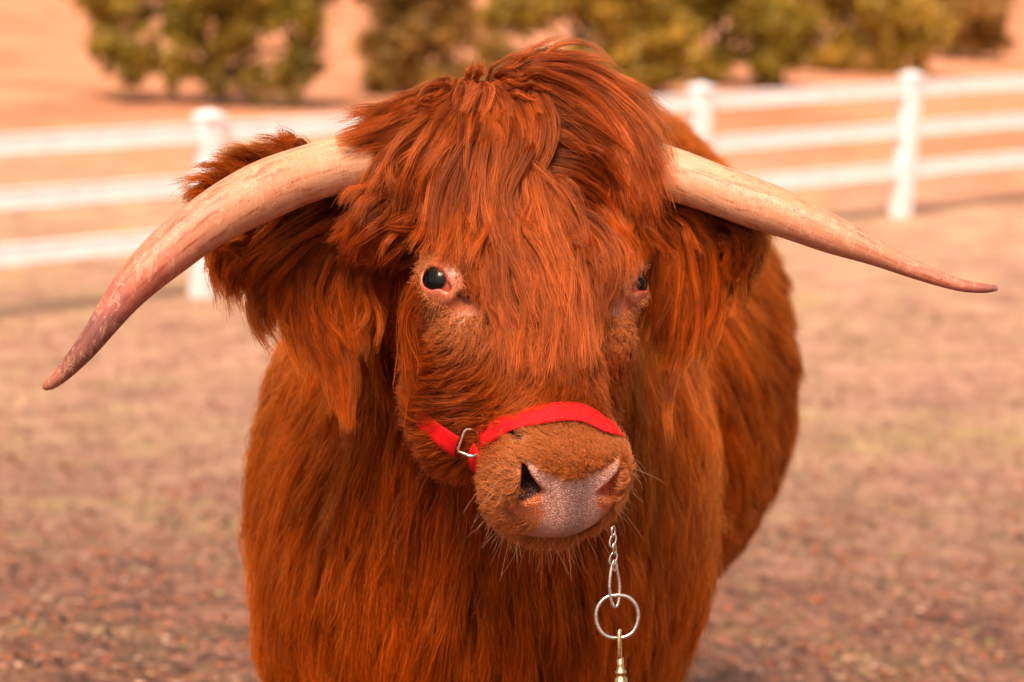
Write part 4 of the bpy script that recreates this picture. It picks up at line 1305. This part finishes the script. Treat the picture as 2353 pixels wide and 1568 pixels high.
# spacing that puts posts where they stand; the bay length is even along the line
def s_of_px(px):
    best = min(np.linspace(-12, 16, 4000), key=lambda s: abs(toPX(base_at(s) + ZZ * .0)[0] - px))
    return best
s1 = s_of_px(1580); s2 = flen
GAP = s2 - s1
print('gap', GAP, 's1', s1, 'flen/gap', flen / GAP)
fz = np.array([fdir[0], fdir[1], slope]); fz /= np.linalg.norm(fz)
posts = []
sm_ = min(np.linspace(2, flen, 3000), key=lambda q: abs(toPX(base_at(q) + ZZ * POST_H)[0] - 1613))
bay = flen - sm_
posts = [0.0, sm_ / 2, sm_, flen, flen + bay, flen + 2 * bay, -sm_ / 2, -sm_, -sm_ * 1.5]
print('bays', sm_ / 2, bay)
posts.sort()
for s in posts:
    b = base_at(s)
    bm = bmesh.new()
    box_bm(bm, b + ZZ * (POST_H / 2 - .04), fdir, fnor, ZZ, .066, .066, POST_H / 2 + .01)
    box_bm(bm, b + ZZ * (POST_H - .022), fdir, fnor, ZZ, .082, .082, .012)
    top = b + ZZ * (POST_H - .010)
    vv = [bm.verts.new(top + fdir * x + fnor * y) for x, y in ((-.078, -.078), (.078, -.078), (.078, .078), (-.078, .078))]
    ap = bm.verts.new(top + ZZ * .035)
    for i in range(4): bm.faces.new((vv[i], vv[(i + 1) % 4], ap))
    bm.faces.new(vv[::-1])
    bm_obj('post', bm, m_vinyl, fence)
for s, s_ in zip(posts[:-1], posts[1:]):
    for zc in (POST_H - .120, POST_H - .452, POST_H - .790):
        a, b = base_at(s + .071), base_at(s_ - .071)
        bm = bmesh.new()
        box_bm(bm, (a + b) / 2 + ZZ * zc, fz, fnor, np.cross(fz, fnor) * -1, np.linalg.norm(b - a) / 2, .022, .057)
        bmesh.ops.bevel(bm, geom=bm.edges[:], offset=.006, segments=2, affect='EDGES')
        bmesh.ops.recalc_face_normals(bm, faces=bm.faces)
        bm_obj('rail', bm, m_vinyl, fence)

# ---------------------------------------------------------------- ground
def ground_z(x, y):
    """flat by the cow, falling gently to the fence line and rising again behind it"""
    fb = FL[:2] + fdir[:2] * ((np.stack([x, y], -1) - FL[:2]) @ fdir[:2])[..., None]
    s = (np.stack([x, y], -1) - FL[:2]) @ fdir[:2]
    zf = FL[2] + slope * np.clip(s, -12, 14)
    yf = fb[..., 1]
    t = np.clip((y - 4.5) / np.maximum(yf - 4.5, 1), 0, 1)
    z = zf * t ** 1.1
    back = np.clip(y - yf, 0, None)
    z = z + .5 * (1 - np.exp(-back / 14)) * 0 + .0 * back
    z = np.where(back > 0, zf, z)
    bump = .012 * np.sin(x * 3.1 + y * 1.7) * np.sin(y * 2.3 - x) + .02 * np.sin(x * .9) * np.cos(y * .7)
    return z + bump * np.clip((y - 4.2) / 2, 0, 1)
xs = np.concatenate([-np.geomspace(600, 12, 24), np.linspace(-11, 11, 90), np.geomspace(12, 600, 24)])
ys = np.concatenate([-np.geomspace(600, 3, 16), np.linspace(-2.5, 22, 110), np.geomspace(22.5, 900, 50)])
GX, GY = np.meshgrid(xs, ys, indexing='ij')
GZ = ground_z(GX, GY)
vv = np.stack([GX, GY, GZ], -1).reshape(-1, 3)
ny = len(ys)
ff = [(i * ny + j, (i + 1) * ny + j, (i + 1) * ny + j + 1, i * ny + j + 1) for i in range(len(xs) - 1) for j in range(ny - 1)]
m_gr, nd, ln, p = mat_new('dry_pasture')
tc = nd.new('ShaderNodeTexCoord').outputs['Object']
n1 = noise(nd, ln, 7, 7, .72, tc, .5)
r1 = ramp(nd, [(.28, (.04, .016, .011)), (.42, (.13, .060, .042)), (.52, (.24, .125, .085)), (.62, (.36, .20, .14)), (.76, (.50, .31, .23))])
ln.new(n1, r1.inputs[0])
n2 = noise(nd, ln, .55, 4, .6, tc); r2 = ramp(nd, [(.40, (0, 0, 0)), (.56, (1, 1, 1))]); ln.new(n2, r2.inputs[0])
n3 = noise(nd, ln, 3.0, 4, .7, tc); r3 = ramp(nd, [(.44, (0, 0, 0)), (.64, (1, 1, 1))]); ln.new(n3, r3.inputs[0])
mm = nd.new('ShaderNodeMath'); mm.operation = 'MULTIPLY'; ln.new(r2.outputs[0], mm.inputs[0]); ln.new(r3.outputs[0], mm.inputs[1])
mm2 = nd.new('ShaderNodeMath'); mm2.operation = 'MULTIPLY'; mm2.inputs[1].default_value = .55; ln.new(mm.outputs[0], mm2.inputs[0])
c = r1.outputs[0]
# litter gets thinner, and the ground sandier, away from the camera
sx = nd.new('ShaderNodeSeparateXYZ'); ln.new(tc, sx.inputs[0])
mr = nd.new('ShaderNodeMapRange'); mr.inputs['From Min'].default_value = 5; mr.inputs['From Max'].default_value = 13; mr.inputs['To Max'].default_value = .75
ln.new(sx.outputs['Y'], mr.inputs['Value'])
n5 = noise(nd, ln, 2.4, 7, .68, tc, .3); r5 = ramp(nd, [(.34, (.20, .092, .062)), (.48, (.36, .185, .125)), (.64, (.54, .31, .21))]); ln.new(n5, r5.inputs[0])
c = mix(nd, ln, mr.outputs[0], c, r5.outputs[0])
c = mix(nd, ln, mm2.outputs[0], c, (.34, .27, .095))
# the field past the fence is bare orange earth
mr = nd.new('ShaderNodeMapRange'); mr.inputs['From Min'].default_value = 19; mr.inputs['From Max'].default_value = 27; mr.inputs['To Max'].default_value = .85
ln.new(sx.outputs['Y'], mr.inputs['Value'])
n6 = noise(nd, ln, .5, 4, .6, tc); r6 = ramp(nd, [(.35, (.38, .115, .045)), (.65, (.54, .225, .12))]); ln.new(n6, r6.inputs[0])
c = mix(nd, ln, mr.outputs[0], c, r6.outputs[0])
# darker, redder ground close to the camera, patchy
mr = nd.new('ShaderNodeMapRange'); mr.inputs['From Min'].default_value = 9.5; mr.inputs['From Max'].default_value = 4.5; mr.inputs['To Max'].default_value = .75
n7 = noise(nd, ln, .9, 4, .6, tc)
ma = nd.new('ShaderNodeMath'); ma.operation = 'MULTIPLY_ADD'; ma.inputs[1].default_value = -7; ma.inputs[2].default_value = 3.5
ln.new(n7, ma.inputs[0]); mb = nd.new('ShaderNodeMath'); mb.operation = 'ADD'; ln.new(ma.outputs[0], mb.inputs[0]); ln.new(sx.outputs['Y'], mb.inputs[1])
ln.new(mb.outputs[0], mr.inputs['Value'])
c = mix(nd, ln, mr.outputs[0], c, (.46, .25, .20), 'MULTIPLY')
ln.new(c, p.inputs['Base Color']); p.inputs['Roughness'].default_value = .95
b = nd.new('ShaderNodeBump'); b.inputs['Strength'].default_value = .8; b.inputs['Distance'].default_value = .02
ln.new(noise(nd, ln, 30, 5, .6, tc), b.inputs['Height']); ln.new(b.outputs[0], p.inputs['Normal'])
g_o = mesh_obj('ground', vv, ff, m_gr); tag(g_o, kind='structure')

# leaf litter: nobody could count it
n = 90000
ly = 1.8 + 14 * rng.random(n) ** 1.3 + rng.normal(0, .6, n); lx = (rng.random(n) - .5) * (ly * .62 + 3.5) + rng.normal(0, .7, n)
lz = ground_z(lx, ly) + .004 + rng.random(n) * .012
sz = rng.uniform(.006, .020, n)
a = rng.uniform(0, 6.28, n); tl = rng.normal(0, .45, (n, 2))
base = np.array([[-1, 0], [0, -.5], [1, 0], [0, .5]])
ca_, sa_ = np.cos(a), np.sin(a)
vv = np.zeros((n, 4, 3))
for i, (x, y) in enumerate(base):
    X = (x * ca_ - y * sa_) * sz; Y = (x * sa_ + y * ca_) * sz
    vv[:, i] = np.stack([lx + X, ly + Y, lz + np.abs(tl[:, 0] * X + tl[:, 1] * Y) + .002], -1)
me = bpy.data.meshes.new('leaf_litter')
me.vertices.add(n * 4); me.vertices.foreach_set('co', vv.astype(np.float32).ravel())
me.loops.add(n * 4); me.loops.foreach_set('vertex_index', np.arange(n * 4, dtype=np.int32))
me.polygons.add(n); me.polygons.foreach_set('loop_start', np.arange(0, n * 4, 4, dtype=np.int32))
me.update(calc_edges=True)
pal = np.array([[.38, .17, .115], [.32, .095, .045], [.14, .045, .03], [.50, .28, .20], [.42, .10, .035], [.08, .035, .028], [.32, .24, .10], [.18, .18, .06]])
lc = pal[rng.choice(len(pal), n, p=[.24, .22, .18, .08, .10, .14, .03, .01])] * rng.uniform(.4, 1.0, (n, 1))
ca = me.color_attributes.new('tint', 'FLOAT_COLOR', 'POINT')
ca.data.foreach_set('color', np.repeat(np.concatenate([lc, np.ones((n, 1))], 1), 4, 0).astype(np.float32).ravel())
m_lf, nd, ln, p = mat_new('dead_leaves')
at = nd.new('ShaderNodeVertexColor'); at.layer_name = 'tint'; ln.new(at.outputs[0], p.inputs['Base Color']); p.inputs['Roughness'].default_value = .6
me.materials.append(m_lf)
lit = bpy.data.objects.new('leaf_litter', me); scene.collection.objects.link(lit)
tag(lit, 'dead leaves and dry grass scattered over the pasture', 'leaf litter', kind='stuff')

# ---------------------------------------------------------------- trees and bushes behind the fence
def leaf_mat(name, cols):
    m, nd, ln, p = mat_new(name)
    tc = nd.new('ShaderNodeTexCoord').outputs['Object']
    r = ramp(nd, [(.30, cols[0]), (.48, cols[1]), (.62, cols[2])]); ln.new(noise(nd, ln, 1.5, 4, .65, tc), r.inputs[0])
    ln.new(r.outputs[0], p.inputs['Base Color']); p.inputs['Roughness'].default_value = .55
    tr = nd.new('ShaderNodeBsdfTranslucent'); ln.new(r.outputs[0], tr.inputs['Color'])
    ms = nd.new('ShaderNodeMixShader'); ms.inputs[0].default_value = .4
    ln.new(p.outputs[0], ms.inputs[1]); ln.new(tr.outputs[0], ms.inputs[2]); ln.new(ms.outputs[0], nd['Material Output'].inputs['Surface'])
    return m
m_bark = simple_mat('bark', (.07, .04, .025), .9, nscale=12)
lm = [leaf_mat('olive_leaves', [(.14, .10, .012), (.29, .20, .022), (.42, .28, .04)]),
      leaf_mat('yellow_leaves', [(.20, .125, .015), (.38, .24, .03), (.54, .33, .055)]),
      leaf_mat('brown_leaves', [(.18, .095, .02), (.34, .185, .04), (.48, .26, .07)])]
def tree(name, label, cat, px, depth, clumps, trunk_px, mi, group='trees beyond the fence', nleaf=9000, leaf=.07):
    """stands on the ground where (px, depth=py) looks at it; clumps are (sideways, up, radius) in the same units as px"""
    dd = np.linspace(20, 90, 1400); Pg = np.stack([W(px, depth, q) for q in dd])
    k_ = int(np.argmin(np.abs(Pg[:, 2] - ground_z(Pg[:, 0], Pg[:, 1]))))
    x, y, z = Pg[k_]; z = float(ground_z(np.array([x]), np.array([y]))[0])
    sc_ = dd[k_] / FPX; clumps = [(a * sc_, b_ * sc_, c_ * sc_) for a, b_, c_ in clumps]; leaf = leaf * dd[k_] / 34
    print(name, 'stands at', round(float(dd[k_]), 1), 'm')
    root = empty(name, (x, y, z)); tag(root, label, cat, group)
    sd = np.array([1.0, 0, 0])
    vs_, fs = [], []
    def addt(path, rad):
        v, f = tube_geo(path, rad, 8); o = len(vs_)
        vs_.extend(v); fs.extend([tuple(i + o for i in q) for q in f])
    hmax = max(c[1] for c in clumps)
    top = np.array([x, y, z + hmax * .75])
    addt(catmull(np.array([[x, y, z - .1], [x + .05, y, z + hmax * .3], top]), 12), np.linspace(trunk_px, trunk_px * .3, 12))
    for dx, h, r in clumps:
        e = np.array([x + dx * .8, y + rng.normal(0, r * .4), z + h]); st = np.array([x + dx * .05, y, z + h * .45])
        addt(catmull(np.array([st, (st + e) / 2 + ZZ * .12, e]), 8), np.linspace(trunk_px * .45, trunk_px * .12, 8))
    mesh_obj('trunk', vs_, fs, m_bark, root)
    vols = np.array([c[2] ** 2 for c in clumps]); vols = vols / vols.sum()
    # sub clumps give the uneven outline
    sub = []
    for (dx, h, r), w_ in zip(clumps, vols):
        for _ in range(int(14 + 130 * w_)):
            v = rng.normal(size=3); v /= np.linalg.norm(v)
            q = v * r * rng.uniform(.2, 1.02)
            sub.append([x + dx + q[0], y + q[1], z + max(.12, h + q[2] * .85), r * rng.uniform(.16, .34)])
    sub = np.array(sub)
    pk = rng.choice(len(sub), nleaf, p=sub[:, 3] ** 2 / (sub[:, 3] ** 2).sum())
    v = rng.normal(size=(nleaf, 3)); v /= np.linalg.norm(v, axis=1)[:, None]
    c = sub[pk, :3] + v * (sub[pk, 3] * np.abs(rng.normal(0, .85, nleaf)))[:, None]
    c[:, 2] = np.maximum(c[:, 2], z + .05)
    t = rng.normal(size=(nleaf, 3)); t /= np.linalg.norm(t, axis=1)[:, None]
    q = np.cross(t, rng.normal(size=(nleaf, 3))); q /= np.linalg.norm(q, axis=1)[:, None]
    s = rng.uniform(.6, 1.3, nleaf)[:, None] * leaf
    vv = np.stack([c - t * s, c - q * s * .45, c + t * s, c + q * s * .45], 1)
    me = bpy.data.meshes.new('crown')
    me.vertices.add(nleaf * 4); me.vertices.foreach_set('co', vv.astype(np.float32).ravel())
    me.loops.add(nleaf * 4); me.loops.foreach_set('vertex_index', np.arange(nleaf * 4, dtype=np.int32))
    me.polygons.add(nleaf); me.polygons.foreach_set('loop_start', np.arange(0, nleaf * 4, 4, dtype=np.int32))
    me.update(calc_edges=True); me.materials.append(lm[mi])
    o = bpy.data.objects.new('crown', me); scene.collection.objects.link(o); setparent(o, root)
    return root
tree('tree', 'olive tree with a short dark trunk, left of the cow beyond the fence', 'tree', 495, 245,
     [(-250, 125, 60), (-180, 95, 70), (-90, 75, 55), (0, 90, 60), (80, 70, 55), (160, 95, 70), (205, 140, 50), (-230, 230, 90), (-90, 190, 90), (40, 210, 100), (170, 230, 90), (240, 290, 80), (-280, 300, 90), (0, 330, 140)], .12, 0, nleaf=36000, leaf=.07)
tree('bush', 'yellow-brown bush just left of the cow\'s forelock', 'bush', 965, 225,
     [(-90, 50, 60), (-20, 45, 65), (60, 50, 70), (130, 45, 55), (-60, 135, 80), (40, 160, 80), (-70, 260, 90), (60, 250, 70), (-190, 290, 60), (175, 55, 55), (165, 120, 50)], .08, 2, nleaf=26000, leaf=.07)
tree('bush', 'yellow-green bush rising behind the cow\'s forelock', 'bush', 1330, 215,
     [(-120, 50, 60), (0, 60, 80), (120, 60, 80), (-90, 200, 90), (100, 170, 110), (180, 120, 90), (0, 290, 120), (-190, 170, 70), (-200, 70, 50)], .08, 1, nleaf=28800, leaf=.07)
tree('bush', 'olive bush beside the fence post right of the cow', 'bush', 1640, 195,
     [(-110, 60, 80), (0, 60, 70), (110, 60, 75), (-100, 170, 100), (90, 170, 100), (170, 120, 80), (-170, 110, 80), (0, 280, 120)], .08, 0, nleaf=26400, leaf=.07)
tree('bush', 'wide yellowish bush between the two fence posts on the right', 'bush', 1930, 165,
     [(-120, 55, 75), (0, 55, 80), (120, 55, 75), (-100, 150, 100), (100, 150, 100), (170, 110, 80), (-170, 110, 80), (0, 250, 110)], .08, 1, nleaf=26400, leaf=.07)
tree('bush', 'brownish bush above the right end of the fence', 'bush', 2190, 135,
     [(-90, 45, 55), (0, 60, 65), (75, 55, 55), (-60, 140, 90), (40, 150, 90)], .08, 2, nleaf=19200, leaf=.07)
print('script done', round(time.time() - T0, 1))
